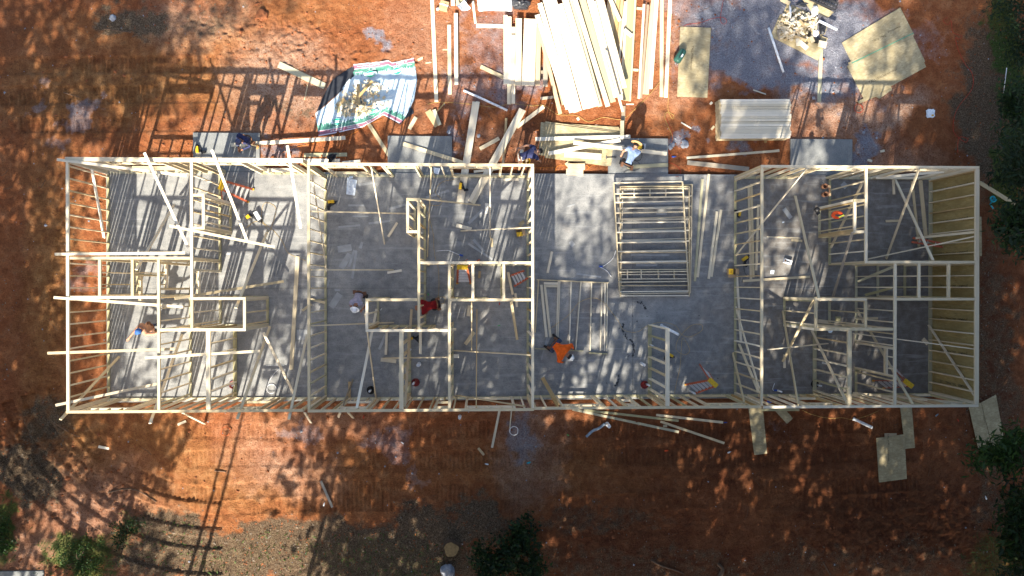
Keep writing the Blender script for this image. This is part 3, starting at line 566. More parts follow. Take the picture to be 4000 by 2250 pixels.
# ------------------------------------------------------------------ timber framing
ZW = TOP                                  # top of the upper plate
def wpt(c, x, y): return U(c, x, y, ZW)
_wz = [0]
def wall(house, p, q, th, door=(), win=(), ext=False, mk='pine', single=False):
    """a stud wall from p to q (centre line of the plates); door/win = [(s0, s1, head[, sill])] in metres along it"""
    _wz[0] += 1; dz = .0007 * (_wz[0] % 5)
    p, q = Vector((p[0], p[1], 0)), Vector((q[0], q[1], 0)); d = q - p; L = d.length; x = d / L; a = math.atan2(x.y, x.x)
    w = part_empty('wall_frame', p, house)
    def put(name, s0, s1, z0, z1, k, width=th, off=0.0):
        if name in ('stud', 'cripple_stud') : k = random.choice((k, k, 'white_pine', 'treated' if random.random() < .4 else k, 'tan_pine' if random.random() < .35 else k))
        c = p + x * ((s0 + s1) / 2) + Vector((-x.y, x.x, 0)) * off; c.z = (z0 + z1) / 2
        return box(name, c, (s1 - s0, width, z1 - z0), k, w, a)
    e = .003
    put('top_plate', e, L - e, ZW - .038 + dz, ZW + dz, mk); put('top_plate', .0 + e, L - e, ZW - .077 + dz, ZW - .0385 + dz, mk, th - .002)
    gaps = sorted([(s0, s1) for s0, s1, *_ in door]); s = e
    for g0, g1 in gaps + [(L - e, L)]:
        if g0 - s > .05: put('bottom_plate', s, g0, .004 + dz, .042 + dz, 'treated')
        s = g1
    zt = ZW - .0775
    studs = [0.02, L - .02] + ([.062, L - .062] if ext else []); n = int((L - .05) / .4064)
    studs += [.02 + .4064 * i for i in range(1, n + 1)]
    studs = [t + random.gauss(0, .006) if .1 < t < L - .1 else t for t in studs]
    ops = [(s0, s1, hd, 0) for s0, s1, hd in door] + [tuple(o) for o in win]
    for s0, s1, hd, sl in ops: studs += [s0 - .02, s1 + .02, s0 - .06, s1 + .06]
    done = []
    for s in sorted(studs):
        if s < .01 or s > L - .01 or any(abs(s - t) < .037 for t in done): continue
        o = [o for o in ops if o[0] + .0 < s < o[1]]
        done.append(s)
        if o:
            s0, s1, hd, sl = o[0]
            if hd + .28 < zt: put('cripple_stud', s - .019, s + .019, hd + .245, zt, mk, th - .004)
            if sl: put('cripple_stud', s - .019, s + .019, .043, sl - .04, mk, th - .004)
        else: put('stud', s - .019, s + .019, .043, zt, mk, th - .004)
    for s0, s1, hd, sl in ops:
        hw = .038; hh = .235 if s1 - s0 > 1.0 else .14
        put('header', s0 - .035, s1 + .035, hd, hd + hh, mk, hw, th / 2 - .022); put('header', s0 - .035, s1 + .035, hd, hd + hh, mk, hw, -th / 2 + .022)
        if sl: put('window_sill', s0 + .002, s1 - .002, sl - .039, sl - .001, mk, th - .002)
    return w
def V2(c, x, y, X=None, Y=None):
    p = wpt(c, x, y); return (p.x if X is None else X, p.y if Y is None else Y)
T4_, T6_ = .089, .14
def sx(c, x, y, z=0.0): return U(c, x, y, z).x
H1 = thing('house_frame', (-10, 0, 0), 'sunlit end dwelling of bare studs with long braces sticking out past its outer wall', 'house frame', 'row of timber house frames on the slab')
xl1 = -13.79; xr1 = -5.98; yf1, yb1 = 4.15, -4.265
wall(H1, (xl1, yb1 + .05), (xl1, yf1 - .08), T4_)
f1 = lambda c, x, y: sx(c, x, y) - (xl1 - .07)
wall(H1, (xl1 - .07, yf1), (xr1 - .05, yf1), T6_, door=[(f1('A', 1650, 300), f1('A', 1975, 300), 2.1)], win=[(f1('A', 862, 300), f1('A', 1290, 300), 2.1, .9), (f1('A', 2080, 300), f1('A', 2360, 300), 2.1, .6)], ext=True)
wall(H1, (xl1 - .07, yb1), (xr1 - .05, yb1), T4_, win=[(f1('B', 680, 1110), f1('B', 1000, 1110), 2.1, .24), (f1('B', 1915, 1110), f1('B', 2140, 1110), 2.1, .9)], ext=True)
yW1, yW2 = wpt('A', 700, 1106).y, wpt('B', 600, 148).y; xp1 = wpt('A', 1323, 800).x; yW4, yW3 = wpt('B', 1500, 160).y, wpt('B', 1500, 455).y; xp2 = wpt('B', 1014, 900).x; xp3 = wpt('B', 1481, 900).x
wall(H1, (xp1, yf1 - .075), (xp1, yW4 + .05), T4_, door=[(3.65, 4.5, 2.08)])
wall(H1, (xl1 + .075, yW1), (xp1 - .05, yW1), T4_)
wall(H1, (xl1 + .075, yW2), (xp2 - .05, yW2), T4_)
for xx in (455, 764): 
    X_ = wpt('A', xx, 1300).x; wall(H1, (X_, yW1 - .05), (X_, yW2 + .05), T4_, door=[(.55, 1.35, 2.08)] if xx > 500 else ())
wall(H1, (xp2, yW1 - .05), (xp2, yb1 + .05), T4_, door=[(.15, .95, 2.08)])
yc0, yc1 = wpt('A', 1400, 512).y, wpt('A', 1400, 823).y; xc = wpt('A', 1434, 660).x
wall(H1, (xp1 + .05, yc0), (xc + .045, yc0), T4_); wall(H1, (xp1 + .05, yc1), (xc + .045, yc1), T4_); wall(H1, (xc, yc0 - .05), (xc, yc1 + .05), T4_)
xe = wpt('B', 1822, 300).x
wall(H1, (xp1 - .04, yW4), (xe + .045, yW4), T4_); wall(H1, (xp2 + .05, yW3), (xe + .045, yW3), T4_, door=[(.3, 1.15, 2.08)]); wall(H1, (xe, yW4 - .05), (xe, yW3 + .05), T4_); wall(H1, (xp1, yW4 - .05), (xp1, yW3 + .05), T4_)
wall(H1, (xp3, yW3 - .05), (xp3, yb1 + .05), T6_)
H2 = thing('house_frame', (-2, 0, 0), 'timber-framed dwelling with thin braces where the worker in the red shirt stands', 'house frame', 'row of timber house frames on the slab')
xl2, xr2 = -5.845, 1.715; yf2, yb2 = 4.04, -4.29
wall(H2, (xl2, yb2 + .05), (xl2, yf2 - .05), T4_, ext=True); wall(H2, (xr2, yb2 + .05), (xr2, yf2 - .05), T4_, ext=True)
f2 = lambda c, x, y: sx(c, x, y) - (xl2 - .045)
wall(H2, (xl2 - .045, yf2), (xr2 + .045, yf2), T4_, door=[(f2('C', 945, 335), f2('C', 1185, 335), 2.1)], win=[(f2('C', 415, 335), f2('C', 730, 335), 2.1, .75), (f2('C', 1510, 335), f2('C', 1925, 335), 2.1, .2)], ext=True)
wall(H2, (xl2 - .045, yb2), (xr2 + .045, yb2), T4_, win=[(f2('D', 540, 1080), f2('D', 760, 1080), 2.1, .9), (f2('D', 1640, 1080), f2('D', 2040, 1080), 2.1, .24), (f2('D', 1370, 1080), f2('D', 1475, 1080), 2.1, 1.1)], ext=True)
xq = wpt('C', 1173, 900).x; yq1 = wpt('C', 1700, 1150).y; yq2 = wpt('D', 1800, 173).y; yq3 = wpt('D', 900, 172).y; yq4 = wpt('D', 900, 462).y; xq0 = wpt('C', 1068, 700).x; yqa, yqb = wpt('C', 1110, 552).y, wpt('C', 1110, 857).y
wall(H2, (xq, yqa + .05), (xq, yq4 + .05), T4_, door=[(4.4, 5.3, 2.08)])
wall(H2, (xq0 - .045, yqa), (xq - .05, yqa), T4_); wall(H2, (xq0, yqa - .05), (xq0, yqb + .05), T4_); wall(H2, (xq0 - .045, yqb), (xq - .05, yqb), T4_)
wall(H2, (xq + .05, yq1), (xr2 - .05, yq1), T4_, door=[(.15, 1.0, 2.08)])
xv = [wpt('C', 1461, 1300).x, wpt('C', 1683, 1300).x, wpt('C', 1975, 1300).x]
wall(H2, (xv[0], yq1 - .05), (xv[0], yb2 + .05), T4_, door=[(1.2, 2.1, 2.08)]); wall(H2, (xv[1], yq1 - .05), (xv[1], yq2 + .05), T4_); wall(H2, (xv[2], yq1 - .05), (xv[2], yq2 + .05), T4_)
wall(H2, (xv[0] + .05, yq2), (xr2 - .05, yq2), T4_, door=[(1.3, 2.2, 2.08)])
xd = wpt('D', 683, 300).x
wall(H2, (xd - .045, yq3), (xq - .05, yq3), T4_, door=[(.5, 1.7, 2.08)]); wall(H2, (xd, yq3 - .05), (xd, yq4 + .05), T4_); wall(H2, (xd - .045, yq4), (xv[0] - .05, yq4), T4_, door=[(2.2, 3.0, 2.08)])
x5 = wpt('D', 1009, 800).x; wall(H2, (x5, yq4 - .05), (x5, yb2 + .05), T6_)
H3 = thing('house_frame', (5, -4, 0), 'back wall frame with a stub partition closing the open bay beside the orange-shirted worker', 'house frame', 'row of timber house frames on the slab')
xr3 = wpt('E', 2239, 700).x
f3 = lambda c, x, y: sx(c, x, y) - (xr2 + .05)
yb3 = wpt('F', 1000, 1190).y
wall(H3, (xr2 + .05, yb3), (xr3 - .02, yb3), T4_, win=[(f3('F', 300, 1075), f3('F', 620, 1075), 2.1, .2), (f3('F', 850, 1075), f3('F', 930, 1075), 2.1, 1.2), (f3('F', 1560, 1075), f3('F', 1880, 1075), 2.1, .2)], ext=True)
x6 = wpt('F', 1347, 900).x; wall(H3, (x6, wpt('F', 1347, 442).y), (x6, yb3 + .05), T6_)
H4 = thing('house_frame', (13, 0, 0), 'shaded end dwelling of bare studs with a full wall of golden OSB panels', 'house frame', 'row of timber house frames on the slab')
xl4, xr4 = xr3, 17.25; yf4, yb4 = wpt('G', 1000, 246).y, wpt('H', 1000, 1178).y
wall(H4, (xl4, yb4 + .05), (xl4, yf4 - .05), T4_, ext=True); wall(H4, (xr4, yb4 + .05), (xr4, yf4 - .05), T6_, ext=True)
f4 = lambda c, x, y: sx(c, x, y) - (xl4 - .045)
wall(H4, (xl4 - .045, yf4), (xr4 + .07, yf4), T4_, door=[(f4('G', 225, 350), f4('G', 545, 350), 2.1)], win=[(f4('G', 1010, 350), f4('G', 1400, 350), 2.1, .2)], ext=True)
wall(H4, (xl4 + .05, yb4), (xr4 + .07, yb4), T4_, win=[(f4('H', 1290, 1060), f4('H', 1480, 1060), 2.1, .2), (f4('H', 120, 1060), f4('H', 330, 1060), 2.1, .9)], ext=True)
xa = wpt('G', 928, 700).x; y1 = wpt('G', 1500, 1144).y; y2 = wpt('H', 1600, 166).y; y3 = wpt('H', 700, 168).y; y4 = wpt('H', 900, 450).y; xb = wpt('H', 1201, 700).x
wall(H4, (xa, yf4 - .05), (xa, y1 - .045), T4_)
k0, k1, xk = wpt('G', 870, 561).y, wpt('G', 870, 858).y, wpt('G', 821, 700).x
wall(H4, (xk - .045, k0), (xa - .05, k0), T4_); wall(H4, (xk - .045, k1), (xa - .05, k1), T4_); wall(H4, (xk, k0 - .05), (xk, k1 + .05), T4_)
wall(H4, (xa + .05, y1), (xr4 - .075, y1), T4_)
wall(H4, (xb, y1 - .05), (xb, yb4 + .05), T4_, door=[(3.0, 3.9, 2.08)])
for xx in (1427, 1708): X_ = wpt('G', xx, 1300).x; wall(H4, (X_, y1 - .05), (X_, y2 + .05), T4_)
wall(H4, (xb + .05, y2), (xr4 - .075, y2), T4_)
xc4, xd4 = wpt('H', 455, 300).x, wpt('H', 924, 300).x
wall(H4, (xc4 - .045, y3), (xd4 + .045, y3), T4_, door=[(.3, 1.2, 2.08)]); wall(H4, (xc4, y3 - .05), (xc4, y4 + .05), T4_); wall(H4, (xd4, y3 - .05), (xd4, y4 + .05), T4_); wall(H4, (xc4 - .045, y4), (xb - .05, y4), T4_, door=[(1.5, 2.3, 2.08)])
x7 = wpt('H', 770, 800).x; wall(H4, (x7, y4 - .05), (x7, yb4 + .05), T6_)
# OSB panels on the outer wall, with their print facing in
yy = YF - .03
pi = 0
while yy > YB + .1:
    y0 = max(yy - 1.215, YB + .02); o = box('panel', (xr4 + .07 + .0065, (yy + y0) / 2, 1.36), (.012, yy - y0 - .004, 2.80), 'osb_gold', H4)
    if yy - y0 > .8: text('print', '[FRAMER - TALLWALL - 2.5]', (xr4 + .066, (yy + y0) / 2 + .06, 1.35), .13, 0, 'print', H4, rot=(R(90), R(90), R(-90)), bold=.002)
    yy = y0
# braces: nailed to the frames, so parts of them. (crop, x0, y0, z0, x1, y1, z1, width)
def braces(house, L):
    for c0, x0, y0, z0, c1, x1, y1, z1, w, *mk in L:
        beam('brace', U(c0, x0, y0, z0), U(c1, x1, y1, z1), .089, .038, mk[0] if mk else 'pine', house, edge=(w == 0))
Zt = TOP + .022
braces(H1, [('A', 55, 177, Zt + .02, 'A', 1280, 332, Zt - .16, 1, 'white_pine'), ('A', 880, 112, Zt + .10, 'A', 1293, 1005, 2.6, 1, 'white_pine'), ('A', 1515, 85, Zt + .1, 'A', 1850, 945, 2.0, 1, 'white_pine'), ('A', 2228, 45, Zt + .1, 'A', 2355, 825, 2.0, 1, 'white_pine'),
    ('A', 1115, 803, Zt + .025, 'A', 2110, 1003, 2.55, 1), ('A', 35, 1070, Zt, 'A', 1265, 1058, Zt, 1), ('A', 1160, 600, .3, 'A', 803, 1216, Zt + .05, 1), ('A', 2037, 860, .02, 'B', 1742, 250, Zt + .06, 1), ('A', 2192, 1326, .3, 'B', 1165, 160, Zt + .03, 1),
    ('B', 25, 150, Zt + .03, 'B', 1245, 240, 2.4, 1), ('B', -34, 675, Zt + .02, 'B', 1165, 635, 2.3, 1), ('B', 885, 720, Zt + .06, 'B', 1970, 655, 2.6, 1), ('B', 642, 708, .05, 'B', 88, 1302, Zt + .08, 1), ('B', 40, 1167, Zt + .05, 'B', 995, 965, 1.4, 1),
    ('B', 1235, 500, .02, 'B', 932, 1338, Zt + .06, 1), ('B', 2062, 425, .5, 'B', 1755, 1297, Zt + .06, 1), ('B', 2003, 482, 2.2, 'B', 2290, 1060, .05, 1), ('B', 2414, 500, .8, 'B', 2242, 1300, Zt + .06, 1), ('B', 1240, 1237, 2.0, 'B', 1450, 1342, GZ + .03, 1),
    ('B', 2392, 1236, 1.8, 'D', 158, 1332, GZ + .03, 1), ('A', 385, 270, 2.2, 'A', 500, 915, .1, 1, 'white_pine')])
braces(H2, [('C', 725, 245, 2.65, 'C', 850, 970, .03, 0), ('C', 1292, 245, 2.65, 'C', 1255, 1090, .03, 0), ('C', 1845, 245, 2.65, 'C', 1846, 912, .03, 0), ('C', 150, 665, 2.65, 'C', 1125, 688, .05, 0), ('C', 1190, 545, 2.7, 'C', 1748, 608, .05, 0),
    ('C', 1575, 850, .05, 'C', 2238, 818, 2.65, 0), ('C', 165, 310, 2.4, 'C', 305, 1232, .06, 0), ('C', 160, 1217, 2.65, 'C', 930, 1218, .05, 0), ('D', 666, 300, 2.65, 'D', 768, 1088, .05, 0), ('D', 775, 260, .04, 'D', 588, 1195, 2.7, 1, 'white_pine'),
    ('D', 1105, 265, .05, 'D', 1042, 1182, 2.6, 1, 'tan_pine'), ('D', 1722, 265, .03, 'D', 1715, 1186, 2.7, 0, 'tan_pine'), ('D', 1672, 190, 2.65, 'D', 1672, 650, .05, 0), ('D', 1490, 650, .05, 'D', 2235, 693, 2.65, 0), ('D', 845, 722, .05, 'D', 1443, 714, 2.65, 0),
    ('D', 2045, 190, 2.65, 'D', 2102, 545, .05, 1), ('D', 145, 417, 2.6, 'D', 932, 386, .05, 0), ('D', 1530, 1072, .1, 'D', 2175, 1176, 2.5, 0), ('D', 552, 930, .05, 'D', 460, 1160, 2.4, 0, 'old_wood'), ('D', 508, 1235, 1.6, 'D', 555, 1287, GZ + .03, 1), ('D', 432, 1235, 1.6, 'D', 415, 1280, GZ + .03, 1)])
braces(H4, [('G', 362, 262, Zt, 'E', 1995, 1077, .1, 0), ('G', 257, 520, .03, 'H', 486, 182, 2.7, 1), ('G', 797, 862, Zt, 'H', 598, 192, .03, 1, 'old_wood'), ('G', 1425, 260, Zt, 'G', 1115, 1112, .05, 0), ('G', 1200, 365, .05, 'G', 1557, 1128, 2.65, 1),
    ('G', 945, 1115, .1, 'G', 1957, 900, 2.6, 0), ('G', 1395, 917, .4, 'G', 1960, 860, 2.6, 1), ('G', 895, 390, 2.3, 'G', 592, 1010, .05, 1), ('H', 138, 278, .05, 'H', 285, 1165, Zt, 0), ('H', 436, 165, 2.7, 'H', 140, 752, .03, 1), ('H', 0, 641, 1.6, 'H', 562, 584, 0.4, 0),
    ('H', 415, 465, .05, 'H', 747, 1147, 2.7, 1), ('H', 963, 468, .1, 'H', 1366, 1160, 2.75, 1), ('H', 1515, 410, .05, 'H', 1960, 1090, 2.7, 1), ('H', 800, 488, .6, 'H', 1957, 637, 2.5, 0), ('G', 850, 1327, .4, 'G', 1200, 1180, 2.2, 1, 'treated'), ('G', 920, 1455, .4, 'G', 1165, 1388, 1.6, 1, 'treated'),
    ('F', 1990, 240, .05, 'F', 2212, 1012, 2.6, 0), ('F', 2022, 590, .05, 'F', 2207, 1045, 2.4, 1), ('F', 1962, 675, .05, 'F', 2070, 1140, 2.3, 0), ('G', 1020, 350, .6, 'G', 1960, 262, 2.2, 1, 'white_pine'), ('H', 800, 1052, .1, 'H', 1930, 1155, 2.4, 1)])
# ------------------------------------------------------------------ loose boards, each a thing of its own
DIM = {4: (.089, .038), 6: (.14, .038), 8: (.172, .038), 10: (.235, .038), 'e': (.038, .089), 1: (.045, .02), 2: (.038, .038)}
GB = 'loose boards lying about'
def lie(p, q, t=.038):
    """height at which a board between two points rests on the soil"""
    return max(gh(p.x + (q.x - p.x) * k, p.y + (q.y - p.y) * k) for k in (0, .25, .5, .75, 1)) + t / 2 - .012
def board(label, c0, x0, y0, c1, x1, y1, z='g', d=4, mk='pine', z1=None, group=GB, name='board'):
    w, t = DIM[d]
    if z == 'g': z = lie(U(c0, x0, y0), U(c1, x1, y1), t)
    elif z == 's': z = t / 2 + .001
    elif z == 'p': z = -.03 + t / 2 + .001
    return tag(beam(name, U(c0, x0, y0, z), U(c1, x1, y1, z if z1 is None else z1), w, t, mk), label, 'board', group)
W_ = 'white_pine'
for r in (
    ('long plank running up past the cardboard box, farthest from the lumber pile', 'T2', 1660, -30, 'T2', 1702, 960, 'g', 6),
    ('shorter plank in the middle of the three standing apart beside the cardboard box', 'T2', 1822, 235, 'T2', 1828, 890, 'g', 6),
    ('sunlit plank beneath the white plastic bag, nearest the lumber pile of three', 'T2', 1885, 125, 'T2', 1890, 798, .0, 6, W_),
    ('white short board running up from the corner of the white wrapped bundle', 'T2', 2045, 10, 'T2', 2070, 220, 'g', 4, W_),
    ('white board lying crosswise between the upright board and the lumber pile', 'T2', 2080, 243, 'T2', 2345, 248, 'g', 6, W_),
    ('slanting board whose end disappears under the edge of the lumber pile', 'T2', 2118, 628, 'T2', 2350, 738, 'g', 6),
    ('wide plank lying alone in the clay beside the printed tarp', 'T2', 215, 608, 'T2', 650, 815, 'g', 10, 'treated'),
    ('board leading from the tarp hem down to the front wall', 'T2', 1040, 1135, 'C', 1010, 320, 'g', 6),
    ('short offcut lying beside the flapping tarp corner', 'T2', 1510, 1105, 'T2', 1445, 1218, 'g', 6),
    ('wide short plank crossing another below the tarp corner', 'T2', 1620, 1045, 'T2', 1712, 1190, 'g', 10, 'tan_pine'),
    ('short plank half hidden under a wide one below the tarp corner', 'T2', 1678, 1035, 'T2', 1735, 1180, GZ + .04, 6, 'treated'),
    ('short plank lying alone between the two long doubled boards', 'T2', 2112, 1405, 'T2', 2295, 1305, 'g', 6),
    ('long board held by the capped worker, reaching out over the clay', 'T2', -235, 1368, 'T2', 843, 1300, .10, 6, W_),
    ('grooved board of the straight doubled pair, outer one', 'C', 1697, -369, 'C', 1546, 580, .07, 6, W_), ('grooved board of the straight doubled pair, inner one', 'C', 1731, -369, 'C', 1580, 580, .07, 6, W_),
    ('upper board of the slanting doubled pair reaching the floor of the second dwelling', 'C', 2138, -302, 'C', 1652, 572, .085, 6, W_), ('lower board of the slanting doubled pair reaching the floor of the second dwelling', 'C', 2168, -288, 'C', 1682, 592, .085, 6, W_),
    ('long diagonal plank lying across the concrete stoop near the doorway', 'C', 1020, 25, 'C', 1592, 207, 'p', 6, 'pine', .03),
    ('board against the front wall beneath the black nail gun', 'C', 90, 135, 'C', 497, 130, 'g', 6, 'treated'), ('white sill board lying along the front wall by the black nail gun', 'C', -10, 187, 'C', 430, 188, 'g', 6, W_), ('short white board just beyond the black nail gun', 'C', 450, 205, 'C', 622, 190, 'g', 4, W_),
    ('slanting board near the yellow bucket, outside the second dwelling', 'T3', 45, 1200, 'T3', 300, 1005, 'g', 6), ('upright thin board between the doubled boards and the yellow bucket', 'C', 1985, -70, 'C', 1965, 240, 'g', 4, 'tan_pine'),
    ('thin board with a foil label beside the doubled boards', 'T2', 2360, 1115, 'T2', 2345, 1449, 'g', 4, 'tan_pine'), ('crosswise short board at the foot of the slanting doubled pair', 'C', 1692, 292, 'C', 1930, 262, .05, 4, W_),
    ('long white board lying on the OSB stack by the saw worker', 'ST', 52, 358, 'ST', 1640, 318, .06, 6, W_), ('board under the saw, reaching from the OSB stack past the straw hat', 'ST', 688, 418, 'ST', 2252, 606, .17, 6, W_), ('white board crossing under the sawn board on the OSB stack', 'ST', 265, 600, 'ST', 1472, 374, .10, 6, W_),
    ('wide short white plank nearest the hammer on the OSB stack', 'ST', 532, 608, 'ST', 1155, 656, .08, 10, W_), ('greenish board along the stoop edge behind the saw worker', 'ST', 1590, 825, 'ST', 2270, 788, 'p', 6, 'treated'), ('upright short board at the edge of the OSB stack under the lumber pile', 'ST', 1505, 50, 'ST', 1500, 300, .06, 6, 'treated'),
    ('narrow board continuing from the lumber pile to the OSB stack', 'T3', 1052, 1000, 'T3', 1048, 1140, 'g', 6, 'old_wood'),
    ('upper offcut of the little stack below the OSB sheets', 'ST', 590, 820, 'ST', 880, 820, .04, 10), ('lower offcut of the little stack below the OSB sheets', 'ST', 565, 905, 'ST', 850, 918, .0, 10), ('slanting offcut poking out of the little stack below the OSB sheets', 'ST', 570, 750, 'ST', 640, 830, -.04, 8),
    ('long white board lying in the clay near the blue cup', 'E', 1527, 162, 'E', 2400, 94, 'g', 4, W_), ('wide mud-stained plank lying below the long white board', 'E', 1532, 205, 'E', 2115, 268, 'g', 8, 'old_wood'),
    ('small board at the edge of the empty stoop below the lumber stack', 'G', -20, 105, 'G', 106, 92, 'g', 4, W_), ('tiny white offcut in the clay beyond the empty stoop', 'G', 1058, 102, 'G', 1098, 92, 'g', 4, W_), ('tiny white offcut near the door of the shaded dwelling', 'G', 938, 180, 'G', 980, 194, 'g', 4, W_),
    ('little white stick between the lumber stack and the long OSB sheet', 'T3', 1595, 1155, 'T3', 1690, 1210, 'g', 1, W_), ('little stick beneath the gravel just above the lumber stack', 'T3', 2275, 848, 'T3', 2395, 890, 'g', 1, W_),
    ('greenish long board propped under the corner of the scrap heap sheets', 'T4', 500, 470, 'T4', 482, 962, 'g', 6, 'treated'), ('board sticking out at the upper end of the scrap heap sheets', 'SC', 500, -20, 'SC', 700, 75, .03, 6),
    # on the slab
    ('long grooved board lying on the floor of the sunlit end dwelling', 'A', 2325, 1090, 'B', 2265, 830, 's', 6), ('greenish long stud beside the stacked wall panels', 'E', 1675, 360, 'E', 1605, 1325, 's', 4, 'treated'), ('long pine stud leaning close to the greenish one beside the wall panels', 'E', 1737, 315, 'E', 1630, 1287, 's', 4),
    ('white stud of the loose pair, the one nearer the wall panels', 'E', 1812, 665, 'E', 1735, 1302, 's', 4, W_), ('white stud of the loose pair, the one nearer the shaded dwelling', 'E', 1852, 650, 'E', 1760, 1282, 's', 4, W_), ('short board lying on the slab above the half built wall panel', 'E', 258, 1045, 'E', 215, 1245, 's', 4),
    ('leaning board propped on the back wall of the open bay', 'F', 167, 908, 'F', 315, 1165, .1, 6, 'tan_pine', 1.0),
    ('doubled long board leaning inside the shaded dwelling entrance wall', 'E', 2113, 430, 'E', 2133, 1305, .02, 4), ('second of the doubled long boards inside the shaded dwelling', 'E', 2137, 405, 'E', 2155, 1288, .06, 4), ('single board beside the doubled ones inside the shaded dwelling', 'E', 2203, 600, 'E', 2182, 1222, 's', 4),
    ('long board running down the foot of the stud wall from the yellow carton', 'E', 1999, 1268, 'F', 2040, 575, 's', 4, W_), ('board lying across the floor under the shaded dwelling stud wall', 'E', 2057, 1322, 'G', 396, 1282, .03, 4),
    ('thin strip ending in a block on the floor of the shaded dwelling', 'G', -10, 905, 'G', 305, 918, 's', 1), ('small block at the end of a thin strip in the shaded dwelling', 'G', 222, 935, 'G', 322, 945, 's', 4),
    ('short board standing at the upper floor edge of the OSB-walled room', 'G', 1182, 360, 'G', 1188, 505, 's', 4), ('long plank on the floor nearest the OSB panels', 'G', 1437, 372, 'G', 1490, 920, 's', 6), ('narrow plank on the floor crossing under a brace in the OSB-walled room', 'G', 1358, 380, 'G', 1425, 998, 's', 4), ('short block under the brace crossing in the OSB-walled room', 'G', 1112, 758, 'G', 1236, 754, 's', 4),
    ('short offcut at the OSB wall foot near the sunspot', 'H', 1462, 540, 'H', 1508, 588, 's', 6), ('short block beside the crossed braces of the shaded dwelling', 'H', 155, 688, 'H', 155, 815, 's', 4), ('crosswise offcut in the closet of the shaded dwelling', 'H', 835, 350, 'H', 1036, 346, 's', 4), ('slanting offcut in the closet of the shaded dwelling', 'H', 842, 270, 'H', 900, 385, 's', 4),
    ('short board at the foot of the shaded closet wall', 'H', 475, 372, 'H', 580, 385, 's', 6), ('small flat offcut squarish in the shaded closet', 'H', 635, 357, 'H', 685, 357, 's', 10, 'treated'),
    ('knotted offcut lying on the floor of the large room of the second dwelling', 'C', 885, 905, 'C', 970, 772, 's', 4), ('lit thick offcut by the brace near the yellow carton', 'C', 1527, 797, 'C', 1670, 835, 's', 6, W_), ('upright short offcut beside the thin standing brace', 'C', 1818, 590, 'C', 1812, 685, 's', 6, W_), ('offcut at the end of the thin horizontal brace', 'C', 877, 1245, 'C', 1012, 1222, 's', 4, W_),
    ('small block at the foot of the thin standing brace', 'C', 1862, 918, 'C', 1862, 1000, 's', 4), ('short offcut in the ladder room', 'C', 1748, 1230, 'C', 1742, 1295, 's', 4, 'tan_pine'), ('board leaning in the narrow room with the fallen ladder', 'C', 2015, 1240, 'C', 2060, 1449, .3, 4, 'pine', .05),
    ('slanting offcut in the corner room of the second dwelling', 'D', 1612, 592, 'D', 1695, 475, 's', 6), ('white block against the partition of the corner room', 'D', 1497, 703, 'D', 1553, 703, 's', 6, W_), ('lit offcut near the black pipe stub', 'D', 815, 735, 'D', 960, 752, 's', 6, W_), ('board lying upright below the long room of the red-shirted worker', 'D', 872, 480, 'D', 863, 690, .05, 4),
    ('short board at the stud wall beside the white-hatted worker', 'D', 78, 272, 'D', 160, 212, .3, 4, 'pine', .05), ('offcut leaning near the stud wall of the white-hatted worker', 'D', 150, 165, 'D', 290, 200, .05, 4), ('short stub standing beside the dark leaning board', 'D', 520, 945, 'D', 520, 1092, .04, 4, 'tan_pine'), ('short slanting offcut leaning by the wall in the corner room', 'D', 1655, 225, 'D', 1640, 325, .05, 6),
    ('tiny offcut at the door between the corner rooms', 'D', 2085, 110, 'D', 2100, 240, .2, 4), ('long straight board under the window of the second dwelling', 'C', 1968, 365, 'C', 2115, 365, 's', 4, W_),
    # behind the house
    ('upper of two long greenish boards leaving the back wall together', 'F', 560, 1212, 'F', 1450, 1312, 'g', 4, 'treated'), ('lower of two long greenish boards leaving the back wall together', 'F', 450, 1205, 'F', 1452, 1418, 'g', 4, 'treated'), ('straight board behind the house ending at the small blue bottle', 'F', 1240, 1258, 'F', 1870, 1328, 'g', 4), ('lowest slanting board behind the open bay', 'F', 1280, 1320, 'L3', 1848, 292, 'g', 4),
    ('small block lying between the slanting boards behind the bay', 'L3', 1316, 142, 'L3', 1350, 142, 'g', 4), ('white board lying straight out behind the second dwelling', 'L2', 2122, 0, 'L2', 2055, 332, 'g', 4, W_), ('thin white strip reaching down to the coiled white pipe', 'D', 2048, 1212, 'D', 2032, 1385, 'g', 1, W_),
    ('splintered stake lying in the middle of the sunny clay', 'L2', 565, 622, 'L2', 665, 850, 'g', 4, 'old_wood'), ('little white offcut in the tracked clay near the corner', 'L1', 858, 322, 'L1', 950, 340, 'g', 4, 'white_pine'), ('small stake near the end of the white board behind the second dwelling', 'L2', 1935, 335, 'L2', 1985, 395, 'g', 4, 'tan_pine'), ('long board leaning away from the outer corner toward the trees', 'G', 1998, 395, 'G', 2440, 668, .9, 6, 'pine', GZ + .05),
    ('narrow board along the outside of the back wall near the OSB strip', 'L4', -60, 2, 'L4', 272, 2, .0, 4, 'treated'), ('half hidden board on the clay under the half OSB sheet', 'L4', 1015, 222, 'L4', 1118, 222, 'g', 6, 'tan_pine'),
    ('crooked white offcut beside the clay drain ring', 'L1', 1548, 132, 'L1', 1620, 100, 'g', 4, 'white_pine'), ('little split offcut between the planks and the tarp', 'T2', 1525, 568, 'T2', 1575, 545, 'g', 4), ('tiny split offcut just above the longest plank', 'T2', 1600, 595, 'T2', 1655, 588, 'g', 1), ('thin splinter across the middle plank', 'T2', 1760, 470, 'T2', 1810, 468, 'g', 1),
    ('reddish splinter on the clay by the doubled boards', 'T2', 1705, 1058, 'T2', 1780, 972, 'g', 1, 'tan_pine'), ('stub stake casting a shadow below the wide lone plank', 'T2', 488, 800, 'T2', 458, 942, 'g', 2, 'tan_pine'),
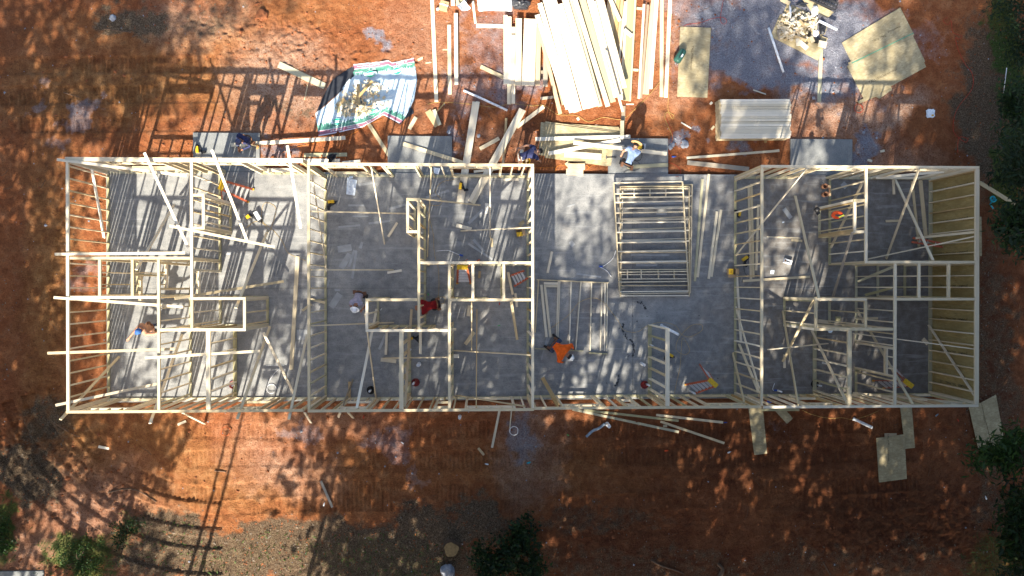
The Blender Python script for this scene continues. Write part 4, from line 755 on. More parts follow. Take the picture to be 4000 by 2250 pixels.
    ('small white upright offcut above the OSB stack', 'ST', 1068, 118, 'ST', 1068, 160, 'g', 4, W_), ('slanting pink splinter under the lumber pile', 'ST', 750, 0, 'ST', 778, 40, 'g', 4, W_), ('thin pale stick beside the lumber pile foot', 'P2', 985, 1312, 'P2', 1080, 1312, 'g', 1, W_),
    ('white strip leaning on the front of the lumber stack, hooked at its foot', 'LB', 1485, 985, 'LB', 1475, 1225, .35, 2, W_, .0), ('crosspiece at the foot of the strip before the lumber stack', 'LB', 1365, 1245, 'LB', 1530, 1250, 'g', 2, W_), ('short slanting offcut before the lumber stack', 'LB', 1210, 1262, 'LB', 1375, 1190, 'g', 2), ('spacer block under the front of the lumber stack', 'LB', 1650, 1185, 'LB', 1645, 1340, 'g', 4, 'tan_pine'),
    ('small slanting offcut at the end grain of the lumber stack', 'LB', 130, 975, 'LB', 212, 880, 'g', 4), ('little pink offcut above the end grain of the lumber stack', 'LB', 100, 270, 'LB', 155, 210, 'g', 4, W_)):
    board(*r)
# the slanting fan of the lumber pile, counted from the tarp side
ORD = 'first second third fourth fifth sixth seventh eighth ninth tenth eleventh twelfth thirteenth fourteenth fifteenth sixteenth seventeenth eighteenth nineteenth twentieth'.split()
fan = [(248, 232, 455, 1075, 6, .28, 'tan_pine'), (237, 140, 528, 1030, 8, .36, W_), (262, 30, 562, 1062, 8, .40, W_), (310, -10, 602, 1060, 8, .40, W_), (352, -10, 640, 1045, 6, .44, W_), (395, -10, 690, 1030, 8, .44, W_), (445, 40, 742, 1018, 10, .44, W_),
       (500, -10, 800, 1003, 10, .46, W_), (548, -10, 832, 1005, 8, .42, 'treated'), (592, -10, 905, 1005, 8, .50, W_), (662, -10, 950, 965, 10, .38, 'treated'), (715, -10, 956, 850, 4, .45, W_), (748, -10, 975, 920, 6, .41, W_), (778, 10, 1000, 905, 4, .48, W_), (806, -10, 1028, 890, 6, .44, W_), (842, -10, 1062, 830, 8, .52, W_), (885, 480, 1045, 1056, 4, .58, W_)]
for i, (a, b, c, d, k, z, mk) in enumerate(fan):
    tag(beam('board', U('T3', a, b, z + (.0, .03, .012)[i % 3]), U('T3', c, d, z - .05 + (.0, .028, .010)[i % 3]), *DIM[k], mk), ORD[i] + ' plank of the slanting fan on the lumber pile, counting from the tarp side', 'board', 'planks of the big lumber pile')
# planks bedded under the fan
for i in range(7):
    tag(beam('board', U('T3', 270 + 95 * i, 60, .20), U('T3', 500 + 80 * i, 985 - 12 * i, .18), .235, .038, ('treated', 'pine', 'tan_pine')[i % 3]), ORD[i] + ' wide plank bedded under the slanting fan, counting from the tarp side', 'board', 'planks of the big lumber pile')
for i in range(4): tag(beam('board', U('T3', 270, 180 + 250 * i, GZ + .08), U('T3', 1000, 160 + 230 * i, GZ + .08), .09, .09, 'old_wood'), ORD[i] + ' cross bearer beneath the lumber pile, counting from the top', 'bearer', 'bearers beneath the lumber pile')
for i, (x0, y0, x1, y1, k, z, mk) in enumerate(((1348, 240, 1345, 1322, 6, .05, W_), (1410, 264, 1405, 1330, 6, .045, W_), (1470, 550, 1460, 1325, 6, .06, 'pine'), (1555, 290, 1545, 1342, 10, .10, 'pine'), (1690, 295, 1650, 1346, 10, .10, 'pine'), (1790, 300, 1752, 1346, 10, .10, 'pine'), (1872, 400, 1850, 1342, 8, .06, 'tan_pine'), (1978, 690, 1972, 1360, 8, .05, 'old_wood'))):
    tag(beam('board', U('P1', x0, y0, z), U('P1', x1, y1, z), *DIM[k], mk), ORD[i] + ' straight plank of the squared row beside the slanting fan, counting from the tarp side', 'board', 'planks of the big lumber pile')
for i, (x0, y0, x1, y1) in enumerate(((1405, 1330, 1400, 1640), (1470, 1325, 1468, 1630))): tag(beam('board', U('P1', x0, y0 - 900, .0), U('P1', x1, y1, .0), .14, .038, 'pine'), 'long plank sticking out at the foot of the squared row, ' + ('outer' if i == 0 else 'inner') + ' of two', 'board', 'planks of the big lumber pile')
for i, (x0, y0, x1, y1, k, z, mk) in enumerate(((925, -10, 893, 300, 8, .1, 'tan_pine'), (965, -10, 930, 420, 8, .1, 'pine'), (1005, -10, 958, 560, 8, .1, 'tan_pine'), (1035, -10, 985, 620, 6, .1, 'tan_pine'), (1068, 15, 1003, 640, 4, .16, W_), (1120, -10, 1075, 950, 10, .12, 'treated'), (1163, -10, 1110, 955, 4, .08, 'pine'), (1090, -10, 1030, 940, 6, .06, 'pine'))):
    tag(beam('board', U('T3', x0, y0, z), U('T3', x1, y1, z), *DIM[k], mk), ORD[i] + ' straight plank behind the slanting fan, counting toward the long OSB sheet', 'board', 'planks of the big lumber pile')
for r in (('white offcut thrown diagonally over the planks behind the fan', 'T3', 925, -10, 'T3', 1018, 198, .2, 6, W_), ('short white offcut on the wide knotted plank', 'T3', 1058, 280, 'T3', 1130, 342, .2, 6, W_), ('upper spacer between the pile and the loose studs', 'T3', 1175, 78, 'T3', 1250, 86, 'g', 4), ('lower spacer between the pile and the loose studs', 'T3', 1130, 658, 'T3', 1192, 662, 'g', 4),
          ('first loose stud beside the lumber pile, nearest to it', 'T3', 1245, 40, 'T3', 1195, 930, .0, 4), ('grey weathered stud second from the lumber pile', 'T3', 1283, 45, 'T3', 1216, 926, -.03, 4, 'old_wood'), ('third loose stud from the lumber pile', 'T3', 1318, 30, 'T3', 1243, 888, .0, 4), ('wide loose plank fourth from the lumber pile', 'T3', 1330, -10, 'T3', 1272, 890, .04, 6), ('wide white plank fifth from the lumber pile', 'T3', 1362, -10, 'T3', 1302, 838, .0, 8, W_),
          ('long straight plank farther from the pile, first of two', 'T3', 1412, -10, 'T3', 1410, 915, 'g', 6), ('long straight plank nearest the long OSB sheet', 'T3', 1492, -10, 'T3', 1450, 920, 'g', 6)):
    board(*r, group='planks of the big lumber pile')
# neat lumber stack: the top course board by board, the courses below as one body
zt = .40; c00, c10, c01 = U('LB', 385, 130, zt), U('LB', 2285, 120, zt), U('LB', 300, 1170, zt)
ux = (c10 - c00).normalized(); L_ = 2.66; uy = (c01 - c00); uy = (uy - ux * uy.dot(ux)).normalized()
ln = thing('lumber_stack', c00 + uy * .7 + ux * 1.3 - Vector((0, 0, zt - GZ)), 'lower courses of the neat square stack of studs', 'lumber stack'); 
LV, LF = [], []
for lay in range(12):
    for i in range(16):
        o_ = random.gauss(0, .014) - .03; z = GZ + .04 + .0385 * lay; p = c00 + ux * (o_ + 1.33) + uy * (.0915 * i + .045); p.z = z
        if p.z > zt - .04: continue
        k = len(LV)
        for a in (-1, 1):
            for b in (-1, 1):
                for c in (-1, 1): LV.append(p + ux * a * L_ / 2 + uy * b * .044 + Vector((0, 0, c * .0188)) - WORLD[ln.name])
        LF += [tuple(k + j for j in q) for q in ((0, 1, 3, 2), (4, 6, 7, 5), (0, 4, 5, 1), (2, 3, 7, 6), (0, 2, 6, 4), (1, 5, 7, 3))]
o = mesh_obj('studs', LV, LF, 'pine', WORLD[ln.name], ln); tag(o, kind='stuff')
for i in range(16):
    p0 = c00 + ux * random.uniform(-.02, .04) + uy * (.0925 * i + .045); p1 = p0 + ux * L_ + uy * (random.uniform(-.01, .03) if 2 < i < 13 else 0); p0.z = p1.z = zt - .012 + random.uniform(0, .016)
    tag(beam('board', p0, p1, .086, .038, W_), ORD[i] + ' stud on the top course of the neat lumber stack, counting from the gravel side', 'board', 'studs on top of the neat lumber stack')
# OSB sheets
def sheet(label, c, pts, z, mk='osb', t=.012, group='OSB sheets lying about', marks=()):
    P = [U(c, x, y, z) for x, y in pts]; o = slab('osb_sheet', P, t, mk); tag(o, label, 'OSB sheet', group)
    for body, x, y, x2, y2, size, mir in marks:
        text('print', body, U(c, x, y, z + .003), size, dirz(c, x, y, x2, y2), 'print', o, mirror=mir)
    for ch in o.children:                 # the sheet is turned: place its print in its own axes
        wl_ = WORLD[ch.name] - WORLD[o.name]; a = o.rotation_euler.z; ch.location = Matrix.Rotation(-a, 3, 'Z') @ wl_; ch.rotation_euler.z -= a
    return o
sheet('long OSB sheet lying under the green air tank', 'T3', [(1587, 250), (1878, 262), (1843, 922), (1557, 910)], GZ + .045, marks=[('TALLWALL', 1700, 505, 1690, 740, .12, False), ('FRAMEMAKER', 1690, 600, 1680, 800, .075, False)])
sheet('upper OSB sheet of the tilted pair with green edges on the gravel', 'T4', [(697, 402), (1247, 70), (1382, 332), (790, 592)], GZ + .05, marks=[('TALLWALL', 1045, 362, 845, 455, .12, False), ('FRAMEMAKER', 1190, 275, 990, 368, .09, False)])
sheet('hidden OSB sheet peeking out between the tilted pair', 'T4', [(755, 592), (1350, 300), (1483, 580), (880, 885)], GZ + .065)
sheet('lower OSB sheet of the tilted pair with bold print', 'T4', [(745, 622), (1372, 345), (1492, 632), (913, 950)], GZ + .08, marks=[('TALLWALL', 1025, 745, 1225, 640, .14, False), ('FRAMEMAKER', 1158, 682, 1358, 577, .09, False)])
sheet('half covered OSB piece under the tilted pair, at the lower corner', 'T4', [(842, 955), (1160, 815), (1165, 850), (862, 978)], GZ + .045); sheet('small OSB scrap showing beneath the tilted pair', 'T4', [(1010, 905), (1165, 825), (1168, 850), (1050, 932)], GZ + .05)
o = beam('edge_strip', U('T4', 790, 596, GZ + .072), U('T4', 1372, 312, GZ + .072), .03, .012, 'green_edge'); tag(o, 'green painted edge strip showing between the tilted OSB pair', 'edge strip')
for i, (pts, z, lb) in enumerate((([(140, 75), (1450, 155), (1480, 240), (1430, 760), (1000, 760), (105, 620)], GZ + .05, 'bottom OSB sheet of the bowed stack before the saw worker'), ([(215, 60), (1515, 240), (1470, 770), (1320, 770), (150, 630)], GZ + .075, 'bowed middle OSB sheet with its long edge showing beneath the boards'), ([(215, 90), (1375, 240), (1318, 800), (1250, 812), (205, 670)], GZ + .10, 'top OSB sheet of the bowed stack, under the hammer'))):
    sheet(lb, 'ST', pts, z, group='OSB sheets stacked before the saw worker')
sheet('narrow OSB strip leading out from the back wall near the bay', 'L3', [(2055, -40), (2182, -40), (2222, 382), (2110, 396)], GZ + .04); sheet('short slanting OSB strip beside the narrow one behind the shaded dwelling', 'H', [(40, 1190), (150, 1190), (235, 1290), (180, 1342)], GZ + .05)
sheet('OSB strip running out under the half sheet behind the shaded dwelling', 'L4', [(1150, -30), (1252, -30), (1280, 332), (1195, 342)], GZ + .04); sheet('half OSB sheet with bold print lying on the shaded clay', 'L4', [(943, 248), (1188, 215), (1210, 603), (967, 635)], GZ + .07, marks=[('TALLWALL', 1048, 268, 1056, 400, .10, False), ('FRAMEMAKER', 1048, 400, 1056, 560, .07, False)])
sheet('OSB sheet at the far corner, nearer the wall, of two side by side', 'L4', [(1745, -40), (1855, -60), (1950, 325), (1835, 357)], GZ + .045); sheet('OSB sheet at the far corner under the tree branch', 'L4', [(1858, -62), (1985, -130), (2063, 300), (1955, 324)], GZ + .05, marks=[('TALLWALL', 1880, 80, 1905, 200, .07, False)])
sheet('tall OSB offcut leaning outside the golden OSB wall', 'G', [(1996, 715), (2014, 715), (2018, 1085), (1998, 1088)], .5)
sheet('small pale board square on the floor near the shaded ladder', 'H', [(840, 825), (865, 815), (878, 845), (852, 856)], .02); sheet('thin board square beside the yellow carton in the second dwelling', 'C', [(2112, 780), (2160, 745), (2175, 775), (2135, 812)], .02)
# ------------------------------------------------------------------ wall frames lying flat on the slab
def flat_frame(label, c, TL, TR, BL, BR, z, nst, blocks=(), extra=()):
    P = lambda u, v: U(c, *(np.array(TL) * (1 - u) * (1 - v) + np.array(TR) * u * (1 - v) + np.array(BL) * (1 - u) * v + np.array(BR) * u * v), z)
    r = thing('wall_panel', P(.5, .5), label, 'wall panel', 'unraised wall panels lying on the slab')
    for u in (0, 1): beam('plate', P(u, 0), P(u, 1), .038, .089, 'pine', r)
    if extra: beam('plate', P(1.0, -.0) + Vector((-.06, 0, .002)), P(1.0, 1) + Vector((-.06, 0, .002)), .038, .088, 'pine', r)
    for i in range(nst):
        v = .005 + .99 * i / (nst - 1) + random.uniform(-.006, .006); beam('stud', P(0.008, v), P(.992, v), .038, .087, W_ if i % 3 else 'pine', r)
    for v0, v1, us in blocks:
        for u in us: beam('cripple_stud', P(u, v0), P(u, v1), .038, .086, 'pine', r)
        for v in (v0, v1): beam('header', P(.01, v), P(.99, v), .038, .0875, 'pine', r)
    return r
flat_frame('bottom wall panel of the flat stack, knocked out of line below the others', 'E', (922, 435), (1578, 412), (905, 1448), (1560, 1438), .05, 11)
flat_frame('middle wall panel of the flat stack, with a row of cripple studs at each end', 'E', (900, 432), (1550, 430), (903, 1470), (1550, 1468), .14, 11, blocks=((.02, .095, (.2, .43, .66)), (.755, .84, (.1, .3, .55, .78))))
flat_frame('top wall panel of the flat stack, skewed over the other two', 'E', (838, 398), (1487, 384), (893, 1425), (1545, 1418), .23, 12)
r = thing('wall_panel', U('F', 500, 300, 0), 'half built wall panel lying before the orange-shirted worker', 'wall panel', 'unraised wall panels lying on the slab')
for a, b, w, mk in (((112, -18), (788, 12), .038, 'pine'), ((605, 672), (778, 682), .038, 'treated'), ((92, 632), (552, 654), .038, 'treated')): beam('plate', U('F', *a, .045), U('F', *b, .045), w, .088, mk, r)
for a, b in (((330, -5), (312, 545)), ((316, -5), (298, 545)), ((437, 0), (420, 640)), ((530, 5), (480, 642)), ((630, 10), (615, 652)), ((728, 15), (712, 655)), ((757, 15), (752, 655)), ((778, 15), (772, 658))): beam('stud', U('F', *a, .045), U('F', *b, .045), .038, .087, W_, r)
board('first of two loose studs beside the half built wall panel', 'F', 155, 30, 'F', 205, 522, 's', 4, W_); board('second of two loose studs beside the half built wall panel', 'F', 190, 50, 'F', 243, 525, 's', 4, W_)
board('upper short cross piece inside the half built wall panel', 'F', 180, 15, 'F', 315, 18, 's', 4, W_); board('lower short cross piece inside the half built wall panel', 'F', 180, 40, 'F', 315, 43, 's', 4, W_)
board('stud standing against the stud wall beside the half built panel', 'F', 130, -20, 'F', 98, 480, .3, 'e', 'pine', .05)
# ------------------------------------------------------------------ people
def person(label, base, head_deg, pose, top, trousers, shoes, skin='skin', sleeves=1, hat=None, hair='hair', tw=None, z0=0.0, scale=1.0, shorts=False):
    J = {'pel': (0, 0, .95), 'che': (0, .03, 1.28), 'nec': (0, .05, 1.48), 'hea': (0, .10, 1.66)}
    if pose == 'stand': J.update(sh=(.19, .04, 1.43), el=(.27, .14, 1.17), ha=(.20, .40, 1.12), hip=(.10, 0, .92), kn=(.11, .03, .50), an=(.12, -.03, .09))
    if pose == 'lean': J.update(pel=(0, -.10, .93), che=(0, .14, 1.20), nec=(0, .30, 1.34), hea=(0, .42, 1.44), sh=(.19, .26, 1.29), el=(.26, .34, 1.00), ha=(.15, .50, .84), hip=(.10, -.10, .90), kn=(.12, .02, .48), an=(.14, -.08, .09))
    if pose == 'bend': J.update(pel=(0, -.22, .86), che=(0, .14, 1.02), nec=(0, .40, 1.04), hea=(0, .545, 1.02), sh=(.20, .34, 1.02), el=(.27, .42, .70), ha=(.16, .52, .42), hip=(.11, -.20, .84), kn=(.15, .02, .47), an=(.18, -.12, .09))
    if pose == 'kneel': J.update(pel=(0, -.10, .44), che=(0, .20, .58), nec=(0, .43, .62), hea=(0, .60, .62), sh=(.25, .36, .60), el=(.38, .42, .36), ha=(.30, .60, .11), hip=(.13, -.08, .42), kn=(.24, .10, .10), an=(.24, -.19, .12))
    D = {}
    for k, v in J.items():
        if k in ('sh', 'el', 'ha', 'hip', 'kn', 'an'): D[k + 'R'] = Vector(v); D[k + 'L'] = Vector((-v[0], v[1], v[2]))
        else: D[k] = Vector(v)
    for k, v in (tw or {}).items(): D[k] = Vector(v)
    for s_ in 'RL': D['to' + s_] = D['an' + s_] + Vector((.02 if s_ == 'R' else -.02, .15 if pose != 'kneel' else -.10, -.05 if pose != 'kneel' else -.05))
    V, E, Rr, Kd = [], [], [], []
    def add(p, r, k, par=None):
        V.append(Vector(p)); Rr.append(r); Kd.append(k)
        if par is not None: E.append((par, len(V) - 1))
        return len(V) - 1
    pel = add(D['pel'], .145, 't'); bel = add(D['pel'].lerp(D['che'], .5), .135, 's', pel); fat = 1.36 if pose == 'kneel' else 1.06; che = add(D['che'], .165 * fat, 's', bel); upp = add(D['che'].lerp(D['nec'], .6), .14 * fat, 's', che)
    nec = add(D['nec'], .06, 'k', upp); h0 = add(D['nec'].lerp(D['hea'], .55), .075, 'k', nec); h1 = add(D['hea'], .098, 'h', h0)
    hd = (D['hea'] - D['nec']).normalized(); h2 = add(D['hea'] + hd * .09, .085, 'h', h1)
    fw = Vector((0, 1, 0)); fw = (fw - hd * fw.dot(hd)).normalized() if abs(hd.y) < .95 else Vector((0, 0, -1))
    add(D['hea'] + fw * .105, .022, 'h', h1)
    for s_ in 'RL':
        sg = 1 if s_ == 'R' else -1; add(D['hea'] + Vector((sg * .098, 0, 0)), .018, 'h', h1)
        a = add(D['sh' + s_], .084 * fat, 's', upp); b = add(D['sh' + s_].lerp(D['el' + s_], .5), .063 * fat, 's' if sleeves else 'k', a); c = add(D['el' + s_], .046, 's' if sleeves > 1 else 'k', b)
        d = add(D['el' + s_].lerp(D['ha' + s_], .8), .034, 's' if sleeves > 1 else 'k', c); w = add(D['ha' + s_], .036, 'k', d)
        dr = (D['ha' + s_] - D['el' + s_]).normalized(); sd = dr.cross(Vector((0, 0, 1))); sd = sd.normalized() if sd.length > .1 else Vector((1, 0, 0)); dn = Vector((0, 0, -1))
        for f, (o_, L_f) in enumerate(((-.03, .075), (-.01, .085), (.01, .08), (.03, .062))):
            k1 = add(D['ha' + s_] + sd * o_ + dr * .055, .0105, 'k', w); k2 = add(D['ha' + s_] + sd * o_ * 1.1 + dr * (.055 + L_f * .6) + dn * .02, .009, 'k', k1); add(D['ha' + s_] + sd * o_ * 1.1 + dr * (.055 + L_f * .75) + dn * .05, .008, 'k', k2)
        t1 = add(D['ha' + s_] - sd * .045 * sg + dr * .02 + dn * .01, .012, 'k', w); add(D['ha' + s_] - sd * .05 * sg + dr * .06 + dn * .025, .009, 'k', t1)
        a = add(D['hip' + s_], .10, 't', pel); b = add(D['hip' + s_].lerp(D['kn' + s_], .55), .085, 't', a); c = add(D['kn' + s_], .062, 'k' if shorts else 't', b); d = add(D['kn' + s_].lerp(D['an' + s_], .4), .055, 'k' if shorts else 't', c)
        e = add(D['an' + s_], .048, 'b', d); add(D['to' + s_], .042, 'b', e)
    me = bpy.data.meshes.new('body'); me.from_pydata(V, E, []); o = bpy.data.objects.new('body_tmp', me); COL.objects.link(o)
    sk = o.modifiers.new('skin', 'SKIN'); sk.use_smooth_shade = True
    for i, dv in enumerate(me.skin_vertices[0].data): dv.radius = (Rr[i], Rr[i]); dv.use_root = (i == pel)
    sb = o.modifiers.new('sub', 'SUBSURF'); sb.levels = 1; sb.render_levels = 1
    dg = bpy.context.evaluated_depsgraph_get(); nm = bpy.data.meshes.new_from_object(o.evaluated_get(dg)); bpy.data.objects.remove(o); nm.name = 'body'
    slots = {'s': top, 't': trousers, 'k': skin, 'b': shoes, 'h': hair}; ks = list(slots)
    for k in ks: nm.materials.append(M[slots[k]])
    # clothing: each face takes the colour of the nearest stretch of bone
    A = np.array([V[a] for a, b in E]); Bq = np.array([V[b] for a, b in E]); ek = [Kd[b] for a, b in E]
    for p in nm.polygons:
        c = np.array(p.center); ab = Bq - A; t = np.clip(((c - A) * ab).sum(1) / ((ab ** 2).sum(1) + 1e-9), 0, 1); dd = np.linalg.norm(A + ab * t[:, None] - c, axis=1); kd_ = ek[int(dd.argmin())]; v_ = Vector(p.center) - D['hea']; kd_ = 'k' if kd_ == 'h' and (v_.dot(fw) > .035 and v_.dot(hd) < .08 or v_.dot(hd) < -.085) else kd_; p.material_index = ks.index(kd_); p.use_smooth = True
    b3 = Vector((base.x, base.y, z0)); root = thing('person', b3, label, 'person'); body = link(bpy.data.objects.new('body', nm), b3, root)
    rz = R(head_deg) - math.pi / 2; body.rotation_euler.z = rz; body.scale = (scale,) * 3
    Rz = Matrix.Rotation(rz, 3, 'Z'); hp = b3 + Rz @ (D['hea'] * scale); up = (Rz @ hd)
    q = up.to_track_quat('Z', 'Y').to_euler()
    pv = b3 + Rz @ (D['pel'] * scale); ax_ = Rz @ (D['che'] - D['pel']).normalized(); sdx = Rz @ Vector((1, 0, 0)); fwx = ax_.cross(sdx)
    if top != 'skin' or True:
        bp = [pv + ax_ * .03 + (sdx * math.cos(t) * .165 + fwx * math.sin(t) * .15) * scale for t in np.linspace(0, 2 * math.pi, 17)[:-1]]; tube('tool_belt', bp, .026, 'leather', root, 6, True)
        for sg in (-1, 1): box('pouch', pv + sdx * sg * .19 * scale - ax_ * .05, (.09, .14, .18), 'leather', root, rz + .2)
    if hat:
        kind, mk = hat
        if kind == 'brim': lathe('hat', [(.0, .15), (.05, .155), (.085, .13), (.10, .06), (.108, .045), (.155, .035), (.165, .04), (.165, .03), (.10, .03), (.09, .04)], mk, hp + up * .02, root, 22, q)
        if kind == 'straw': lathe('hat', [(.0, .17), (.04, .165), (.085, .11), (.105, .05), (.19, .035), (.215, .05), (.215, .04), (.10, .035)], mk, hp + up * .03, root, 22, q)
        if kind == 'hard': lathe('hard_hat', [(0, .155), (.06, .145), (.105, .10), (.128, .03), (.155, .015), (.155, .005), (.10, .01)], mk, hp + up * .02, root, 22, q)
        if kind == 'cap':
            lathe('cap', [(0, .125), (.05, .12), (.09, .085), (.108, .02), (.11, -.01), (.10, -.01)], mk, hp + up * .01, root, 18, q)
            f3_ = (Rz @ fw).normalized(); s3 = up.cross(f3_).normalized(); pp = hp + up * .02
            vs_ = [pp + s3 * (.085 * math.cos(a)) + f3_ * (.075 + .10 * math.sin(a)) for a in np.linspace(0, math.pi, 8)]; vs_ += [v + up * .012 for v in vs_]
            mesh_obj('cap_peak', [v - pp for v in vs_], [tuple(range(7, -1, -1)), tuple(range(8, 16))] + [(i, i + 1, i + 9, i + 8) for i in range(7)] + [(7, 0, 8, 15)], mk, pp, root)
    return root
def feet(c, x, y, z, dx, dy):
    p = U(c, x, y, z); return Vector((p.x + dx, p.y + dy, 0))
def head_base(cc, hx, hy, hz, deg, off):
    """ground point of a figure whose head (off metres in front of the feet, hz up) shows at the given point"""
    p = U(cc, hx, hy, hz); a = R(deg); return Vector((p.x - math.cos(a) * off, p.y - math.sin(a) * off, 0))
SIX = (740, 500, 6.44); CROPS.update(W1=SIX, W2=(500, 1240, 14.4875), W3=(1350, 1150, 6.962), W5=(2040, 540, 13.175), W6=(2400, 530, 12.075), W7=(2120, 1310, 13.17))
person('person in a slate cap, navy shirt and tan boots bending on the concrete stoop', head_base('W1', 1235, 335, 1.58, 235, .22), 235, 'stand', 'shirt_navy', 'trouser_khaki', 'boot_tan', 'skin_tan', 2, ('cap', 'cap_slate'), z0=-.03, tw={'nec': (0, .13, 1.44), 'hea': (0, .22, 1.58), 'che': (0, .08, 1.26), 'haR': (.06, .46, .98), 'haL': (-.02, .44, .96)})
person('bare-chested person in a blue cap reaching out beside the sunlit stud wall', head_base('W2', 590, 790, 1.66, 215, .12), 215, 'stand', 'skin', 'jean', 'boot_black', 'skin', 0, ('cap', 'cap_blue'), tw={'elR': (.10, .32, 1.52), 'haR': (.02, .62, 1.50), 'elL': (-.36, -.22, 1.46), 'haL': (-.42, -.52, 1.52)})
person('person in a white brimmed hat and lavender shirt leaning by the closet wall', head_base('W3', 255, 380, 1.44, 262, .42), 262, 'lean', 'shirt_lav', 'trouser_dark', 'boot_black', 'skin_tan', 1, ('brim', 'hardhat'))
person('person in a dark red shirt stooping under the inner top plate', head_base('W3', 1935, 370, 1.10, 190, .55), 190, 'bend', 'shirt_red', 'trouser_dark', 'boot_black', 'skin_tan', 1, None, hair='skin_tan', tw={'pel': (0, -.18, .90), 'haL': (-.25, .30, .75)})
person('person in a navy shirt and white shorts crouching astride beside the yellow bucket', head_base('W5', 900, 640, 1.0, 15, .50), 15, 'bend', 'shirt_navy', 'short_white', 'boot_black', 'skin', 1, None, tw={'kn' + 'R': (.30, -.30, .46), 'anR': (.42, -.38, .09), 'hipR': (.12, -.24, .84), 'knL': (-.32, .0, .5), 'anL': (-.50, .10, .09), 'haR': (.30, .50, .45), 'haL': (-.32, -.2, .8), 'elL': (-.36, .12, .85)}, shorts=True, z0=GZ)
person('person in a pale blue shirt and straw hat stooping over a saw on the stoop', head_base('W6', 1040, 400, 1.02, 68, .57), 68, 'bend', 'shirt_blue', 'trouser_dark', 'boot_black', 'skin', 1, ('straw', 'straw'), z0=-.03, tw={'haL': (-.30, .10, .62), 'elL': (-.33, .20, .80)})
person('kneeling person in a bright orange shirt and white hard hat nailing a wall panel', head_base('W7', 1400, 1110, .6, -38, .66), -38, 'kneel', 'shirt_orange', 'jean', 'boot_black', 'skin_tan', 2, ('hard', 'hardhat'), scale=1.08)
# ------------------------------------------------------------------ ladders
def ladder(label, top, f0, f1, width_dir, h=1.75, n=6, wt=.30, wb=.50, fallen=False, rear=None):
    """step ladder: top cap centre above the slab; f0 is the middle of the climbing feet, rear of the back feet"""
    top, f0, rear = Vector(top), Vector(f0), Vector(rear); r = thing('step_ladder', (f0 + rear) / 2, label, 'step ladder', 'orange step ladders'); s = Vector(width_dir).normalized()
    for sg in (-1, 1):
        beam('side_rail', f0 + s * sg * wb / 2, top + s * sg * wt / 2, .075, .028, 'ladder_orange', r); beam('rear_leg', rear + s * sg * wb * .46, top + s * sg * wt / 2 - Vector((0, 0, .05)), .05, .025, 'ladder_orange', r)
        box('foot', f0 + s * sg * wb / 2 + Vector((0, 0, .012)), (.09, .06, .05), 'yellow', r)
    for i in range(1, n):
        t = i / n; c = f0.lerp(top, t); w = (wb + (wt - wb) * t) / 2 - .02; beam('step', c - s * w, c + s * w, .085, .022, 'alu', r)
        if i < 4: c = rear.lerp(top, t); beam('rear_rung', c - s * w, c + s * w, .03, .02, 'alu', r)
    beam('top_cap', top - s * (wt / 2 + .04), top + s * (wt / 2 + .04), .17, .07, 'yellow', r); return r
def LZ(c, x, y, z=.02): return U(c, x, y, z)
ladder('orange step ladder with a yellow top leaning by the closet of the sunlit dwelling', U('A', 1612, 415, 1.7), (LZ('A', 1895, 460) + LZ('A', 1865, 575)) / 2, None, LZ('A', 1915, 460) - LZ('A', 1865, 580), rear=LZ('A', 1640, 520))
ladder('orange step ladder with its yellow top just under the front inner wall', U('C', 1585, 1192, 1.75), (LZ('C', 1540, 1345) + LZ('C', 1660, 1345)) / 2, None, (1, 0, 0), rear=LZ('C', 1690, 1120))
ladder('orange step ladder standing wide open in the open bay near the back wall', U('F', 1775, 955, 1.75), (LZ('F', 1510, 970) + LZ('F', 1615, 1055)) / 2, None, LZ('F', 1510, 965) - LZ('F', 1615, 1058), rear=LZ('F', 1690, 815))
ladder('orange step ladder half under a brace in the deep shade near the back wall', U('H', 1325, 962, 1.75), (LZ('H', 975, 920) + LZ('H', 1110, 1020)) / 2, None, LZ('H', 975, 915) - LZ('H', 1120, 1025), rear=LZ('H', 1160, 780))
def flat_ladder(label, a, b, w, n, mk='ladder_orange'):
    a, b = Vector(a), Vector(b); x = (b - a).normalized(); y = Vector((0, 0, 1)).cross(x).normalized(); r = thing('step_ladder', (a + b) / 2, label, 'step ladder', 'orange step ladders')
    for sg in (-1, 1): beam('side_rail', a + y * sg * w / 2, b + y * sg * w * .36, .07, .03, mk, r)
    for i in range(1, n): c = a.lerp(b, i / n); ww = w * (1 - .28 * i / n) / 2; beam('step', c - y * ww, c + y * ww, .07, .02, 'alu', r)
    return r
flat_ladder('fallen red ladder lying in the narrow room beside the party wall', U('C', 2050, 1325, .08), U('C', 2185, 1260, .5), .42, 5); flat_ladder('folded orange ladder lying flat and leaning into the OSB wall', U('G', 1360, 935, .1), U('G', 1815, 1015, 1.0), .16, 6)
# ------------------------------------------------------------------ tools
def nail_gun(label, p, a, s=1.0, body='yellow', z=0.0):
    r = thing('nail_gun', (p.x, p.y, z), label, 'nail gun', 'nail guns and drills lying about'); R_ = Matrix.Rotation(a, 3, 'Z'); q = lambda x, y, h: Vector((p.x, p.y, z)) + R_ @ Vector((x * s, y * s, h * s))
    beam('motor_housing', q(-.10, 0, .06), q(.10, 0, .06), .085 * s, .10 * s, body, r); beam('nose', q(.10, 0, .06), q(.17, 0, .05), .035 * s, .05 * s, 'dark', r); beam('magazine', q(.14, -.03, .03), q(-.14, -.15, .03), .05 * s, .04 * s, 'dark', r); beam('handle', q(-.04, -.03, .05), q(-.10, -.19, .05), .045 * s, .05 * s, 'black', r); beam('battery', q(-.13, -.21, .05), q(-.06, -.20, .05), .085 * s, .08 * s, 'yellow' if body != 'yellow' else 'black', r); return r
